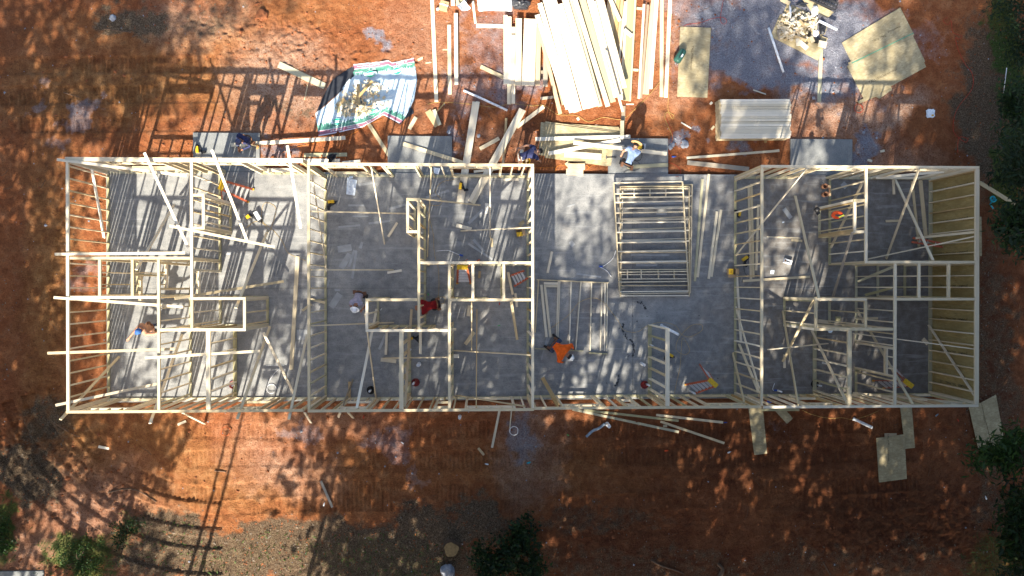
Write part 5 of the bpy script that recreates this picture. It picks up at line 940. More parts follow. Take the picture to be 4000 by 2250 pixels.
for lb, c, x, y, a, s, bd, z in (('yellow and black nail gun standing on the stoop beside the capped worker', 'A', 1385, 85, 95, 1.15, 'yellow', -.03), ('black nail gun on the boards along the front wall', 'C', 345, 150, 20, 1.4, 'black', -.02), ('yellow nailer lying at the foot of the stud wall of the large room', 'C', 350, 577, 5, 1.2, 'yellow', 0), ('yellow nailer lying on the doubled boards in the second dwelling', 'C', 1567, 430, 85, 1.2, 'yellow', .1),
                             ('big black nailer on the floor beneath the long inner wall', 'D', 1180, 535, -65, 1.3, 'dark', 0), ('small yellow nailer inside the shaded dwelling stud wall', 'E', 2022, 690, -100, .9, 'yellow', 0), ('yellow drill with a dark cable near the open carton', 'E', 2070, 1110, 35, 1.2, 'yellow', 0), ('little yellow tool at the foot of the stub partition', 'F', 1370, 690, -30, 1.1, 'yellow', 0), ('white and black chop saw tool on the sunlit floor beside the ladder', 'A', 1955, 710, -60, 1.6, 'white_plastic', 0)):
    nail_gun(lb, U(c, x, y, z), R(a), s, bd, z)
p = U('W6', 1230, 540, .12); r = thing('circular_saw', (p.x, p.y, .1), 'yellow circular saw on the board before the straw-hatted worker', 'saw')
lathe('blade_guard', [(0, 0), (.10, 0), (.10, .03), (0, .03)], 'dark', p + Vector((.06, 0, .10)), r, 20, (R(90), 0, R(100))); box('base_plate', p + Vector((.10, -.02, .05)), (.16, .30, .012), 'alu', r, R(-8)); box('motor', p + Vector((-.04, -.02, .13)), (.16, .14, .13), 'yellow', r, R(-8)); tube('handle', [p + Vector((-.08, -.10, .18)), p + Vector((-.02, -.14, .26)), p + Vector((.04, -.06, .26)), p + Vector((.02, .02, .2))], .018, 'black', r)
a, b = U('ST', 1240, 668, .0), U('ST', 1405, 660, .0); r = thing('hammer', a, 'dark hammer lying on the OSB stack behind the saw worker', 'hammer'); tube('handle', [a, b], .014, 'dark', r); v = (b - a).normalized(); s_ = Vector((-v.y, v.x, 0)); beam('head', a + s_ * .055, a - s_ * .055, .03, .03, 'steel', r)
def carton(label, c, x, y, sx_, sy_, h, a, z, mk='carton', lid=None, flap=True):
    p = U(c, x, y, z); r = thing('carton', (p.x, p.y, z), label, 'carton', 'small cartons lying about'); R_ = Matrix.Rotation(a, 3, 'Z'); t = .006
    q = lambda u, v, w: Vector((p.x, p.y, z)) + R_ @ Vector((u, v, w))
    box('bottom', q(0, 0, .006), (sx_, sy_, .01), mk, r, a)
    for u, v, w, d in ((sx_ / 2, 0, t, sy_), (-sx_ / 2, 0, t, sy_), (0, sy_ / 2, sx_, t), (0, -sy_ / 2, sx_, t)): box('side', q(u, v, h / 2 + .006), (w, d, h), mk, r, a)
    if flap: box('flap', q(0, -sy_ * .78, h * .9), (sx_, sy_ * .5, .005), mk, r, a); box('flap', q(sx_ * .74, 0, h * .95), (sx_ * .42, sy_, .005), mk, r, a)
    if lid: box('lid', q(-sx_ * .18, 0, h + .012), (sx_ * .6, sy_ * .98, .012), lid, r, a)
    return r
carton('yellow-lidded nail carton on the floor by the party wall of the second dwelling', 'C', 2120, 872, .26, .22, .16, R(100), 0, lid='yellow'); carton('open nail carton with a yellow lid at the entrance wall of the shaded dwelling', 'E', 1942, 1235, .28, .22, .18, 0, 0, lid='yellow')
text('print', 'M', U('E', 1952, 1235, .20), .12, R(90), 'red_plastic', bpy.data.objects[[o.name for o in bpy.data.objects if o.name.startswith('carton')][-1]])
p = U('P1', 385, 120, GZ); r = thing('cardboard_box', (p.x, p.y, GZ), 'closed cardboard box at the upper edge beside the longest plank', 'box'); box('body', (p.x, p.y, GZ + .15), (.32, .30, .28), 'carton', r, R(-15)); box('tape', (p.x, p.y, GZ + .293), (.325, .04, .004), 'paper', r, R(-15)); tube('torn_flap', [p + Vector((-.2, -.06, .1)), p + Vector((-.28, -.1, .06))], .05, 'paper', r)
[box('print', (p.x + .05 + .03 * k, p.y + .02 - .008 * k, GZ + .2905), (.018, .10 - .02 * k, .002), 'print', r, R(-15)) for k in range(3)]
# paper
def paper(label, c, pts, z, mk='paper', curl=.03, name='paper_sheet', cat='paper'):
    P = [U(c, x, y, z) for x, y in pts]; V, n = [], 8
    for i in range(n + 1):
        for j in range(n + 1):
            u, v = i / n, j / n; q = P[0] * (1 - u) * (1 - v) + P[1] * u * (1 - v) + P[2] * u * v + P[3] * (1 - u) * v; q.z += curl * (abs(u - .5) * 2) ** 3 + .006 * math.sin(7 * u + 5 * v); V.append(q - P[0])
    k = n + 1; return tag(mesh_obj(name, V, [(i * k + j, i * k + j + 1, (i + 1) * k + j + 1, (i + 1) * k + j) for i in range(n) for j in range(n)], mk, P[0], None, True), label, cat)
o = paper('large white building plan lying near the front wall of the second dwelling', 'C', [(500, 345), (592, 372), (572, 516), (490, 505)], .015, 'paper'); 
for i in range(5): 
    a, b = U('C', 512, 380 + 26 * i, .05), U('C', 575, 388 + 26 * i, .05); beam('print_line', a, b, .006, .0015, 'grey_pipe', o)
paper('small rolled end of the plan at its upper corner', 'C', [(515, 335), (552, 333), (552, 352), (515, 352)], .06, 'paper', .0)
paper('pale blue plastic bag caught in the front window opening', 'C', [(1312, 250), (1378, 262), (1360, 318), (1318, 305)], .0, 'white_bag', .07, 'plastic_bag', 'bag'); paper('white card on the floor at the shaded entrance room', 'G', [(20, 1220), (58, 1220), (52, 1258), (18, 1255)], .01); paper('small white label on the floor near the door block of the shaded room', 'G', [(130, 765), (150, 760), (152, 772), (132, 778)], .01)
paper('papers under the closet wall in the shaded dwelling', 'H', [(560, 465), (610, 460), (595, 485), (570, 483)], .01); paper('crumpled white bag at the upper edge beneath the squared boards', 'P1', [(570, 100), (690, 20), (800, 150), (650, 185)], .1, 'white_bag', .15, 'plastic_bag', 'bag')
p = U('G', 178, 1140, 0); r = thing('toolbox', (p.x, p.y, 0), 'white printed box of screws on the shaded dwelling floor', 'box'); box('body', (p.x, p.y, .06), (.30, .16, .12), 'white_plastic', r, R(-18)); box('lid_print', (p.x, p.y, .1215), (.20, .05, .002), 'dark', r, R(-18)); box('end_print', (p.x - .11, p.y + .035, .1222), (.05, .1, .002), 'leather', r, R(-18))
p = U('T4', 1523, 1072, GZ); r = thing('paper_stack', (p.x, p.y, GZ), 'stack of pale blue booklets with a yellow tag on the red clay', 'papers')
for i in range(6): box('booklet', (p.x + random.uniform(-.02, .02), p.y + random.uniform(-.02, .02), GZ + .03 + .016 * i), (.27, .29, .014), 'paper', r, R(random.uniform(-12, 12)))
box('yellow_tag', (p.x + .05, p.y - .09, GZ + .128), (.09, .06, .004), 'yellow', r, .1)
# buckets, pipes and plumbing stubs
p = U('W5', 170, 1230, GZ); r = thing('bucket', (p.x, p.y, GZ), 'yellow bucket of offcuts beside the crouching worker in white shorts', 'bucket'); lathe('pail', [(.12, 0), (.155, .34), (.165, .345), (.165, .36), (.15, .36), (.145, .33), (.112, .02), (0, .02)], 'yellow', (p.x, p.y, GZ), r, 24); tube('bail', [(p.x + .16 * math.cos(a), p.y + .16 * math.sin(a), GZ + .36) for a in np.linspace(.3, 3.4, 10)], .006, 'steel', r)
for i in range(9): tag(box('wood_block', (p.x + random.uniform(-.07, .07), p.y + random.uniform(-.07, .07), GZ + .22 + .012 * i), (.05, .03, .11), ('pine', 'tan_pine')[i % 2], None, 0, (random.random(), random.random(), random.random() * 6)), 'small offcut inside the yellow bucket', 'offcut', 'offcuts in the yellow bucket')
def stub(label, c, x, y, pts, kind='red'):
    p = U(c, x, y, 0); r = thing('plumbing_stub', (p.x, p.y, 0), label, 'plumbing stub', 'plumbing stubs rising from the slab')
    lathe('collar', [(.15, .0), (.155, .035), (.14, .04), (.12, .012), (0, .010)], 'red_plastic' if kind == 'red' else 'black', (p.x, p.y, .001), r, 22)
    for dx, dy, h, rr in pts: lathe('riser_pipe', [(rr, 0), (rr, h), (rr * .82, h), (rr * .82, h - .03), (0, h - .03)], 'pvc', (p.x + dx, p.y + dy, .012), r, 14)
    return r
stub('dark red plumbing box with a white riser beside the wide partition', 'D', 1145, 950, [(-.06, .0, .42, .04)]); stub('black plumbing box with a white riser below the crossed braces', 'D', 722, 1022, [(-.0, .0, .38, .04)], 'black'); stub('dark red plumbing box at the stub partition of the open bay', 'F', 1128, 972, [(.08, .03, .5, .035)]); stub('dark red plumbing box behind the partition of the sunlit dwelling', 'B', 1718, 972, [(.05, .0, .3, .03)])
stub('black plumbing box under the wide partition of the shaded dwelling', 'H', 440, 965, [(.1, -.03, .35, .03)], 'black')
def riser(label, c, x, y, h=.5, rr=.05, lean=(0, 0), mk='pvc', z=0.0):
    p = U(c, x, y, z); r = thing('riser_pipe', p, label, 'pipe', 'white pipe risers'); lathe('pipe', [(rr, 0), (rr, h), (rr * .85, h), (rr * .85, h - .05), (0, h - .05)], mk, p, r, 16, (lean[0], lean[1], 0)); lathe('collar', [(rr * 1.15, 0), (rr * 1.15, .06), (rr, .06)], mk, p, r, 16, (lean[0], lean[1], 0)); return r
for a in (('white capped riser in the open bay beside the stub partition', 'F', 1098, 772, .55, .055), ('white riser pipe leaning over the end of the stub partition', 'F', 1285, 412, .9, .05, (R(20), R(35))), ('white riser between the two partitions below the red plumbing box room', 'D', 1176, 778, .4, .07), ('small white riser against the wide partition', 'D', 1093, 640, .3, .04), ('small white riser inside the stub partition wall', 'F', 1182, 596, .5, .03), ('white riser near the open ladder feet', 'F', 1558, 1032, .7, .035),
          ('white riser standing in the clay behind the second dwelling', 'D', 1560, 1270, .35, .055, (0, 0), 'pvc', GZ), ('white elbow riser at the end of the grey drain pipe', 'F', 775, 1342, .5, .07, (0, 0), 'pvc', GZ), ('white pipe leaning on the clay behind the shaded dwelling', 'L4', 740, 78, .75, .055, (R(25), R(72)), 'pvc', GZ), ('short black-banded riser in the shaded bathroom wall, upper', 'H', 440, 633, .5, .03), ('short black-banded riser in the shaded bathroom wall, lower', 'H', 515, 766, .5, .03), ('white riser by the blue manifold in the shaded dwelling', 'H', 90, 1026, .4, .03)): riser(*a)
def pipe(label, c, pts, r, mk, z='g', name='pipe', cat='pipe'):
    P = [UG(c, x, y, r * .9) if z == 'g' else U(c, x, y, z + r) for x, y in pts]; return tag(tube(name, spline(P, 6) if len(P) > 2 else P, r, mk, None, 10), label, cat)
pipe('long white plastic pipe lying between the planks and the doubled boards', 'T2', [(1960, 855), (2372, 1042)], .045, 'pvc'); pipe('long white plastic pipe beside the scrap heap sheets on the gravel', 'T4', [(0, 265), (140, 685)], .045, 'pvc'); pipe('white plastic pipe lying across the edge of the scrap heap', 'T4', [(480, 195), (652, 280)], .05, 'pvc', .25); pipe('bent grey drain pipe lying behind the open bay', 'L3', [(805, 120), (760, 160), (700, 185), (645, 235)], .05, 'grey_pipe')
def coil(label, c, x, y, r, mk, n, z, tubr=.011, tail=None, name='hose_coil', cat='hose coil'):
    p = U(c, x, y, z); pts = [p + Vector((r * (1 + .05 * math.sin(k * 1.3)) * math.cos(k * .35), r * math.sin(k * .35), tubr + .004 * (k % 18))) for k in range(int(18 * n))]
    if tail: pts += [U(c, a, b, z) + Vector((0, 0, tubr)) for a, b in tail]
    return tag(tube(name, pts, tubr, mk, None, 6), label, cat)
coil('coil of white pipe on the clay behind the second dwelling', 'D', 2070, 1405, .16, 'pex_white', 1.6, GZ + .02, .013); coil('coil of white tube with a blue manifold by the back wall of the sunlit dwelling', 'B', 2080, 1010, .17, 'pex_white', 1.5, 0, .010, [(2060, 930), (2110, 860), (2160, 812)]); coil('red air hose coil on the clay beside the tilted OSB sheets', 'T4', 850, 1025, .17, 'hose_red', 2.6, GZ + .03, .010)
coil('turquoise roll of tape beside the leaning board under the trees', 'G', 2112, 552, .10, 'turquoise', 3.2, GZ + .1, .03, [(2090, 600), (2120, 640)], 'tape_roll', 'tape roll')
coil('red clay ring of a drain pipe set in the soil behind the sunlit dwelling', 'L1', 1968, 187, .165, 'terracotta', 1.05, GZ + .02, .012, None, 'drain_ring', 'pipe ring')
pc = U('G', 655, 702, 2.0); r = tag(tube('safety_vest', [pc + Vector((.155 * math.cos(t) + .01 * math.sin(3 * t), .095 * math.sin(t), .02 * math.sin(2 * t))) for t in np.linspace(.35, 5.7, 26)], [.03 + .035 * math.sin(math.pi * min(1, .15 + i / 28)) for i in range(26)], 'hivis', None, 8), 'bright orange bundle bent into a loop on the closet frame of the shaded dwelling', 'vest'); WORLD[r.name] = r.location.copy(); beam('reflective_strip', U('G', 668, 722, 2.1), U('G', 718, 700, 2.1), .04, .012, 'neon_yellow', r)
for lb, c, pts in (('blue pipe manifold with white tails on the open bay floor', 'E', [(700, 1185), (745, 1180), (830, 1110), (858, 1035)]), ('white pipe tail with a blue valve by the front inner wall', 'C', [(1590, 1085), (1540, 1070), (1450, 1035), (1337, 1040)]), ('white tube with a blue fitting near the shaded back wall', 'H', [(90, 1026), (45, 1020), (62, 960)])):
    P = spline([U(c, x, y, .03) for x, y in pts], 5); r = thing('pipe_manifold', P[0], lb, 'pipe', 'white pipe tails with blue fittings'); tube('tube', P, .011, 'pex_white', r, 6); beam('blue_fitting', P[0], P[0] + (P[1] - P[0]).normalized() * .14, .06, .05, 'blue', r)
    if c == 'E': tube('tube', spline([P[0], U('E', 770, 1225, .03), U('E', 815, 1280, .03)], 5), .011, 'pex_white', r, 6)
# green air tank
a, b = U('T3', 1612, 480, .05), U('T3', 1555, 575, .05); r = thing('air_tank', (a + b) / 2 - Vector((0, 0, .2)), 'dark green portable air tank lying across the edge of the long OSB sheet', 'air tank'); d = (b - a).normalized(); L_t = (b - a).length; q = d.to_track_quat('Z', 'Y').to_euler()
lathe('tank_body', [(0, -.06), (.08, -.055), (.135, -.02), (.15, .03), (.15, L_t - .03), (.135, L_t + .02), (.08, L_t + .055), (0, L_t + .06)], 'tank_green', a, r, 24, q); c_ = (a + b) / 2 + Vector((0, 0, .17)); tube('handle', [c_ - d * .16, c_ - d * .12 + Vector((0, 0, .06)), c_ + d * .12 + Vector((0, 0, .06)), c_ + d * .16], .012, 'black', r); sd_ = Vector((-d.y, d.x, 0)); box('label_plate', c_ + sd_ * .06 - Vector((0, 0, .025)), (.13, .05, .004), 'paper', r, math.atan2(d.y, d.x)); tube('valve', [b, b + d * .14], .03, 'steel', r)
for sg in (-1, 1): box('foot', (a + b) / 2 + d * sg * .1 - Vector((0, 0, .13)), (.05, .24, .05), 'black', r, math.atan2(d.y, d.x))
# cords
def cord(label, pts, mk, r=.0075, z=None, name='extension_cord', cat='cord'):
    P = []
    for c, x, y in pts:
        q = U(c, x, y, GZ); ins = XL < q.x < XR and YB < q.y < YF
        if z is not None: q = U(c, x, y, z)
        elif ins: q = U(c, x, y, .01)
        else: q.z = max(gh(q.x, q.y), gh(q.x + .1, q.y), gh(q.x, q.y + .1)) + .015
        P.append(q)
    return tag(tube(name, spline(P, 6), r, mk, None, 5), label, cat, 'cords and hoses on the ground')
cord('yellow cord winding under the lumber pile toward the long plank', [('T2', 1620, 985), ('T2', 1700, 965), ('T2', 1850, 968), ('T2', 2050, 985), ('T2', 2240, 1010), ('T3', 0, 978), ('T3', 180, 1000), ('T3', 300, 995), ('T3', 430, 1080), ('T3', 600, 1090), ('T3', 720, 1150), ('T3', 860, 1110), ('T3', 1040, 1125), ('T3', 1180, 1010), ('T3', 1300, 890), ('T3', 1380, 790), ('T3', 1440, 720), ('T3', 1500, 620)], 'cord_yellow')
cord('yellow cord looping in the clay below the two long planks', [('T3', 1480, 620), ('T3', 1475, 900), ('T3', 1472, 1040), ('T3', 1525, 1090), ('T3', 1510, 1120), ('T3', 1470, 1060), ('T3', 1440, 1090), ('T3', 1465, 1180), ('T3', 1515, 1290), ('T3', 1500, 1350)], 'cord_yellow')
cord('red hose running from the green air tank up over the gravel', [('T3', 1640, 460), ('T3', 1650, 370), ('T3', 1615, 280), ('T3', 1640, 238), ('T3', 1780, 215), ('T3', 1880, 180), ('T3', 1985, 165), ('T3', 2025, 200), ('T3', 1995, 230), ('T3', 1965, 190), ('T3', 1980, 60), ('T3', 1995, -10)], 'hose_red')
cord('long orange hose snaking down the clay near the trees', [('T4', 1690, 165), ('T4', 1650, 195), ('T4', 1690, 235), ('T4', 1725, 200), ('T4', 1735, 300), ('T4', 1790, 330), ('T4', 1830, 345), ('T4', 1790, 370), ('T4', 1770, 350), ('T4', 1780, 440), ('T4', 1850, 590), ('T4', 1925, 700), ('T4', 1920, 840), ('T4', 1800, 1000), ('T4', 1750, 1120), ('T4', 1755, 1250), ('T4', 1850, 1340), ('T4', 1880, 1310), ('T4', 1800, 1300), ('T4', 1785, 1440)], 'hose_red', .009)
cord('orange cord curving along the front wall of the sunlit dwelling', [('T2', 240, 1449), ('T2', 340, 1400), ('T2', 500, 1365), ('T2', 640, 1335), ('T2', 800, 1310), ('T2', 900, 1270), ('T2', 1060, 1180), ('T2', 1200, 1120)], 'rope_orange')
cord('yellow cord lying over the half built wall panel and the open bay floor', [('F', 230, 450), ('F', 330, 380), ('F', 420, 310), ('F', 510, 200), ('F', 640, 155), ('F', 740, 190), ('F', 800, 265), ('F', 880, 370), ('F', 940, 460), ('F', 1060, 475), ('F', 1150, 420), ('F', 1280, 385), ('F', 1420, 415), ('F', 1480, 500), ('F', 1560, 520), ('F', 1670, 460), ('F', 1660, 405), ('F', 1560, 420), ('F', 1450, 540), ('F', 1430, 640), ('F', 1510, 690), ('F', 1555, 640), ('F', 1490, 530), ('F', 1475, 660), ('F', 1465, 800), ('F', 1430, 960), ('F', 1410, 1060)], 'cord_yellow', .006, .1)
cord('thin yellow cord in the second dwelling running past the closet', [('C', 1510, 365), ('C', 1390, 390), ('C', 1330, 480), ('C', 1390, 560), ('C', 1360, 610), ('C', 1240, 610), ('C', 1265, 700), ('C', 1310, 880), ('C', 1315, 1000), ('C', 1330, 1110), ('C', 1360, 1230), ('C', 1360, 1449), ('D', 1330, 170), ('D', 1400, 210), ('D', 1420, 150), ('D', 1350, 145)], 'cord_yellow', .006)
cord('thin cord on the sunlit slab around the chop saw tool', [('A', 1840, 820), ('A', 1930, 760), ('A', 2010, 790), ('A', 2060, 850), ('A', 2120, 640), ('A', 2010, 590), ('A', 1990, 750), ('A', 2090, 840), ('A', 2180, 950), ('A', 2240, 1060), ('A', 2400, 1130)], 'cord_yellow', .006); cord('thin orange cord on the clay behind the shaded dwelling', [('L4', 300, 5), ('L4', 390, 45), ('L4', 530, 75), ('L4', 640, 70), ('L4', 730, 85), ('L4', 850, 55), ('L4', 960, 10)], 'cord_yellow')
cord('black cable of the saw looping on the stoop', [('ST', 1810, 560), ('ST', 1835, 640), ('ST', 1800, 710), ('ST', 1720, 720), ('ST', 1700, 680), ('ST', 1740, 725), ('ST', 1800, 780), ('ST', 1790, 850), ('ST', 1700, 885), ('ST', 1600, 885), ('ST', 1525, 925)], 'cable', .009, .0); cord('dark cable curling from the yellow drill in the shaded dwelling', [('E', 2100, 1095), ('E', 2125, 1110), ('E', 2070, 1150), ('E', 2075, 1240), ('E', 2110, 1280), ('E', 2130, 1260), ('E', 2190, 1265), ('E', 2200, 1300)], 'cable', .009)
cord('tangle of orange hose around the stoop corner near the blue cup', [('ST', 2230, 0), ('ST', 2300, 150), ('ST', 2350, 290), ('ST', 2330, 420), ('ST', 2280, 560), ('ST', 2330, 680), ('ST', 2280, 740), ('ST', 2400, 800), ('ST', 2480, 900), ('ST', 2430, 985), ('ST', 2290, 910)], 'hose_red'); cord('orange cord passing the little offcut stack along the slab edge', [('ST', 50, 835), ('ST', 200, 840), ('ST', 370, 835), ('ST', 400, 880), ('ST', 375, 890), ('ST', 420, 810), ('ST', 540, 800), ('ST', 880, 800), ('ST', 945, 840), ('ST', 910, 870), ('ST', 1000, 800), ('ST', 1080, 790)], 'rope_orange')
# ------------------------------------------------------------------ marks on the slab: saw cuts, dust prints of boards, spilt water
M['saw_cut'] = mat('saw_cut', (.07, .07, .07), .9); M['dust'] = simple('dust_print', (.34, .345, .34), .9, 0, 3, .18); M['damp'] = simple('damp_concrete', (.035, .037, .04), .35, 0, 6, .2)
FS = bpy.data.objects['floor_slab']
def mark(name, pts, mk, z): P = [Vector((p.x, p.y, z)) for p in pts]; c = sum(P, Vector()) / len(P); ar = sum((P[i] - c).cross(P[(i + 1) % len(P)] - c).z for i in range(len(P))); return mesh_obj(name, [p - c for p in P], [tuple(range(len(P))) if ar > 0 else tuple(range(len(P) - 1, -1, -1))], mk, c, FS)
def strip(name, a, b, w, mk, z): d = (b - a).normalized(); n_ = Vector((-d.y, d.x, 0)) * w / 2; return mark(name, [a + n_, a - n_, b - n_, b + n_], mk, z)
yj = U('E', 1000, 1388, 0).y
strip('saw_cut', Vector((XL + .2, yj, 0)), Vector((XR - .2, yj, 0)), .010, 'saw_cut', .0042)
for x in (-9.9, -2.0, 5.7, 13.2): strip('saw_cut', Vector((x, YB + .2, 0)), Vector((x, YF - .2, 0)), .008, 'saw_cut', .0038)
strip('chalk_line', U('E', 105, 345, 0), U('E', 95, 1300, 0), .008, 'dust', .0046)
for k, (c, x0, y0, x1, y1, w) in enumerate((('C', 410, 1025, 540, 1005, 60), ('C', 525, 1070, 440, 1200, 55), ('C', 565, 1030, 515, 1190, 22), ('C', 585, 1035, 545, 1300, 22), ('C', 415, 815, 620, 795, 18), ('C', 700, 780, 900, 755, 20), ('C', 890, 645, 1050, 600, 22), ('C', 550, 712, 700, 712, 14), ('C', 590, 420, 740, 395, 22), ('C', 1640, 780, 1780, 650, 26), ('C', 1690, 930, 1790, 1045, 24), ('C', 1640, 970, 1870, 1120, 20), ('C', 640, 955, 620, 1015, 26), ('C', 1240, 535, 1460, 470, 22), ('D', 345, 240, 430, 115, 60), ('D', 380, 78, 430, 78, 20), ('D', 800, 640, 860, 500, 24), ('A', 1640, 1060, 1700, 1060, 30), ('B', 690, 380, 690, 700, 12), ('B', 2030, 790, 2200, 790, 10), ('B', 2320, 500, 2415, 500, 90), ('E', 1010, 590, 1480, 590, 20), ('E', 1240, 685, 1340, 685, 25), ('E', 1000, 1075, 1365, 1078, 22), ('E', 1050, 1170, 1250, 1172, 24), ('E', 950, 1362, 1180, 1362, 20), ('E', 430, 950, 460, 990, 40), ('F', 200, 600, 240, 520, 18), ('F', 155, 740, 250, 380, 12), ('F', 1200, 560, 1180, 480, 30), ('G', 150, 640, 215, 730, 40), ('G', 700, 400, 740, 440, 50), ('E', 400, 620, 470, 600, 14), ('C', 510, 610, 660, 608, 18), ('C', 330, 1310, 300, 1390, 18), ('A', 760, 440, 765, 560, 5), ('E', 490, 1255, 720, 1285, 16))):
    strip('dust_print', U(c, x0, y0, 0), U(c, x1, y1, 0), w / 244, 'dust', .0050 + .0002 * k)
def blot(c, x, y, r, k):
    p = U(c, x, y, 0); ph = random.random() * 6; pts = [p + Vector((r * (1 + .35 * math.sin(2 * t + ph) + .2 * math.sin(5 * t + 2 * ph)) * math.cos(t), r * (1 + .3 * math.sin(3 * t + ph)) * math.sin(t), 0)) for t in np.linspace(0, 2 * math.pi, 13)[:-1]]; mark('damp_spot', pts, 'damp', .0062 + .00005 * k)
k = 0
for path, n_, r0 in (([(935, 400), (920, 450), (945, 500), (970, 545), (1005, 555), (1022, 600), (1028, 660), (1012, 708)], 34, .032), ([(1065, 190), (1100, 210), (1130, 240), (1150, 255)], 14, .03), ([(955, 660), (975, 690), (965, 740)], 9, .018), ([(880, 890), (880, 950), (850, 990)], 12, .03), ([(850, 315), (1015, 325), (1470, 280)], 4, .02)):
    P = spline([Vector((a, b, 0)) for a, b in path], 8)
    for i in range(n_): q = P[int(i / n_ * (len(P) - 1))]; blot('F', q.x + random.gauss(0, 5), q.y + random.gauss(0, 4), r0 * random.uniform(.5, 1.3), k); k += 1
for i in range(26): blot('F', random.uniform(120, 1900), random.uniform(80, 1000), random.uniform(.008, .03), k); k += 1
# ------------------------------------------------------------------ hung things and rubbish
p = U('G', 555, 470, 2.3); r = thing('tool_belt', p, 'brown leather tool belt hung at the front end of the closet wall', 'tool belt')
for dx, dy in ((.0, .16), (.02, -.12)):
    lathe('pouch', [(.02, -.22), (.085, -.2), (.095, 0), (.085, 0), (.07, -.15)], 'leather', p + Vector((dx - .05, dy, 0)), r, 12); box('pouch_flap', p + Vector((dx + .08, dy - .02, .02)), (.08, .10, .02), 'carton', r, .1)
tube('belt', [p + Vector((.05, .22, 0)), p + Vector((.09, .0, .03)), p + Vector((.05, -.2, 0))], .02, 'leather', r); tube('hammer_handle', [p + Vector((-.05, .26, .03)), p + Vector((-.25, .40, .05))], .015, 'dark', r)
p = U('G', 460, 650, 2.2); r = thing('cap', p, 'black baseball cap hung on the closet frame of the shaded dwelling', 'cap'); lathe('crown', [(0, .11), (.05, .105), (.088, .06), (.1, 0), (.095, 0)], 'black', p, r, 18); box('peak', p + Vector((.05, -.12, .01)), (.14, .10, .012), 'black', r, .6)
for lb, c, x, y, mk, s in (('tiny crushed blue cup on the clay next to the stoop', 'ST', 2370, 652, 'blue', .06), ('white scrap of plastic on the sunny clay behind the second dwelling', 'L2', 1275, 290, 'white_plastic', .045), ('red and white can behind the second dwelling', 'D', 653, 1275, 'hose_red', .05), ('small white can on the clay near the stake', 'L2', 592, 826, 'white_plastic', .05), ('orange strip of plastic in the shaded clay', 'L3', 1343, 358, 'hivis', .05), ('crumpled white cup in the shaded clay', 'L3', 1890, 372, 'white_plastic', .05), ('small blue bottle at the end of the straight board behind the bay', 'L3', 1858, 112, 'blue', .045), ('green bottle lying behind the bay', 'L3', 487, 222, 'lit_green', .035), ('green bottle on the floor of the corner room', 'D', 1930, 414, 'lit_green', .035), ('pale bottle on the floor of the closet room', 'D', 818, 262, 'white_plastic', .035), ('red scrap of tape on the floor under the ladder room wall', 'D', 1935, 208, 'hose_red', .04), ('green bottle near the red-shirted worker', 'D', 1262, 120, 'lit_green', .035),
                            ('blue scrap behind the shaded dwelling near the strips', 'L4', 1470, 48, 'grey_pipe', .05), ('red flag scrap on the shaded clay by the corner sheets', 'L4', 1655, 92, 'hose_red', .04), ('pale can lying in the deep shade near the trees', 'L4', 1898, 768, 'white_plastic', .05), ('blue and white wrapper by the trunk shadow', 'L2', 2010, 475, 'paper', .05), ('teal lid on the clay behind the bay', 'L3', 145, 463, 'turquoise', .06)):
    q = U(c, x, y, GZ); ins = XL < q.x < XR and YB < q.y < YF; zb = 0 if ins else gh(q.x, q.y); q = U(c, x, y, zb + s * .5); a = random.uniform(0, 3); d = Vector((math.cos(a), math.sin(a), 0)); r = thing('litter_item', q, lb, 'litter'); V, Fc = tube_geo([-d * s * 1.3, -d * s * 1.1, d * s * .7, d * s * 1.1, d * s * 1.6], [s * .35, s * .5, s * .5, s * .25, s * .2], 9); mesh_obj('body', V, Fc, mk, q, r, True)
o = paper('corner of a blue tarp showing in the back window of the shaded dwelling', 'H', [(-8, 1105), (70, 1130), (20, 1145), (-10, 1142)], .2, 'blue', .0, 'tarp_scrap', 'tarp')
# stump and rock
p = U('L2', 1702, 1200, GZ); r = thing('tree_stump', p, 'freshly cut tree stump in the dark soil beside the bush', 'tree stump'); n = 26; pr = [1 + .07 * math.sin(3 * a + 1) + .05 * math.sin(5 * a) + .03 * math.sin(9 * a) for a in np.linspace(0, 2 * math.pi, n, False)]
V = [(.30 * pr[i] * 1.2 * math.cos(6.2832 * i / n), .30 * pr[i] * 1.2 * math.sin(6.2832 * i / n), -.1) for i in range(n)] + [(.285 * pr[i] * math.cos(6.2832 * i / n), .285 * pr[i] * math.sin(6.2832 * i / n), .25) for i in range(n)]
mesh_obj('bark', V, [(i, (i + 1) % n, n + (i + 1) % n, n + i) for i in range(n)], 'bark', p, r, True); mesh_obj('cut_face', [(v[0] * .95, v[1] * .95, .252 + .012 * math.sin(8 * v[0])) for v in V[n:]], [tuple(range(n))], 'cut_wood', p, r)
def rock(label, c, x, y, s, mk='stone'):
    p = UG(c, x, y); bm = bmesh.new(); bmesh.ops.create_icosphere(bm, subdivisions=3, radius=1)
    for v in bm.verts: k = 1 + 1.0 * (fbm(np.array(v.co.x * 1.3 + x), np.array(v.co.y * 1.3 + v.co.z * .9), 1.2, 4, 5) - .5); v.co = v.co * float(k) * s; v.co.z *= .6
    me = bpy.data.meshes.new('rock'); bm.to_mesh(me); bm.free(); me.materials.append(M[mk]); return tag(link(bpy.data.objects.new('rock', me), p), label, 'rock')
rock('pale grey boulder at the lower edge under the tree stump', 'L2', 1672, 1410, .28); rock('pale rock among sticks on the upper dirt bank', 'T1', 1065, 175, .13)
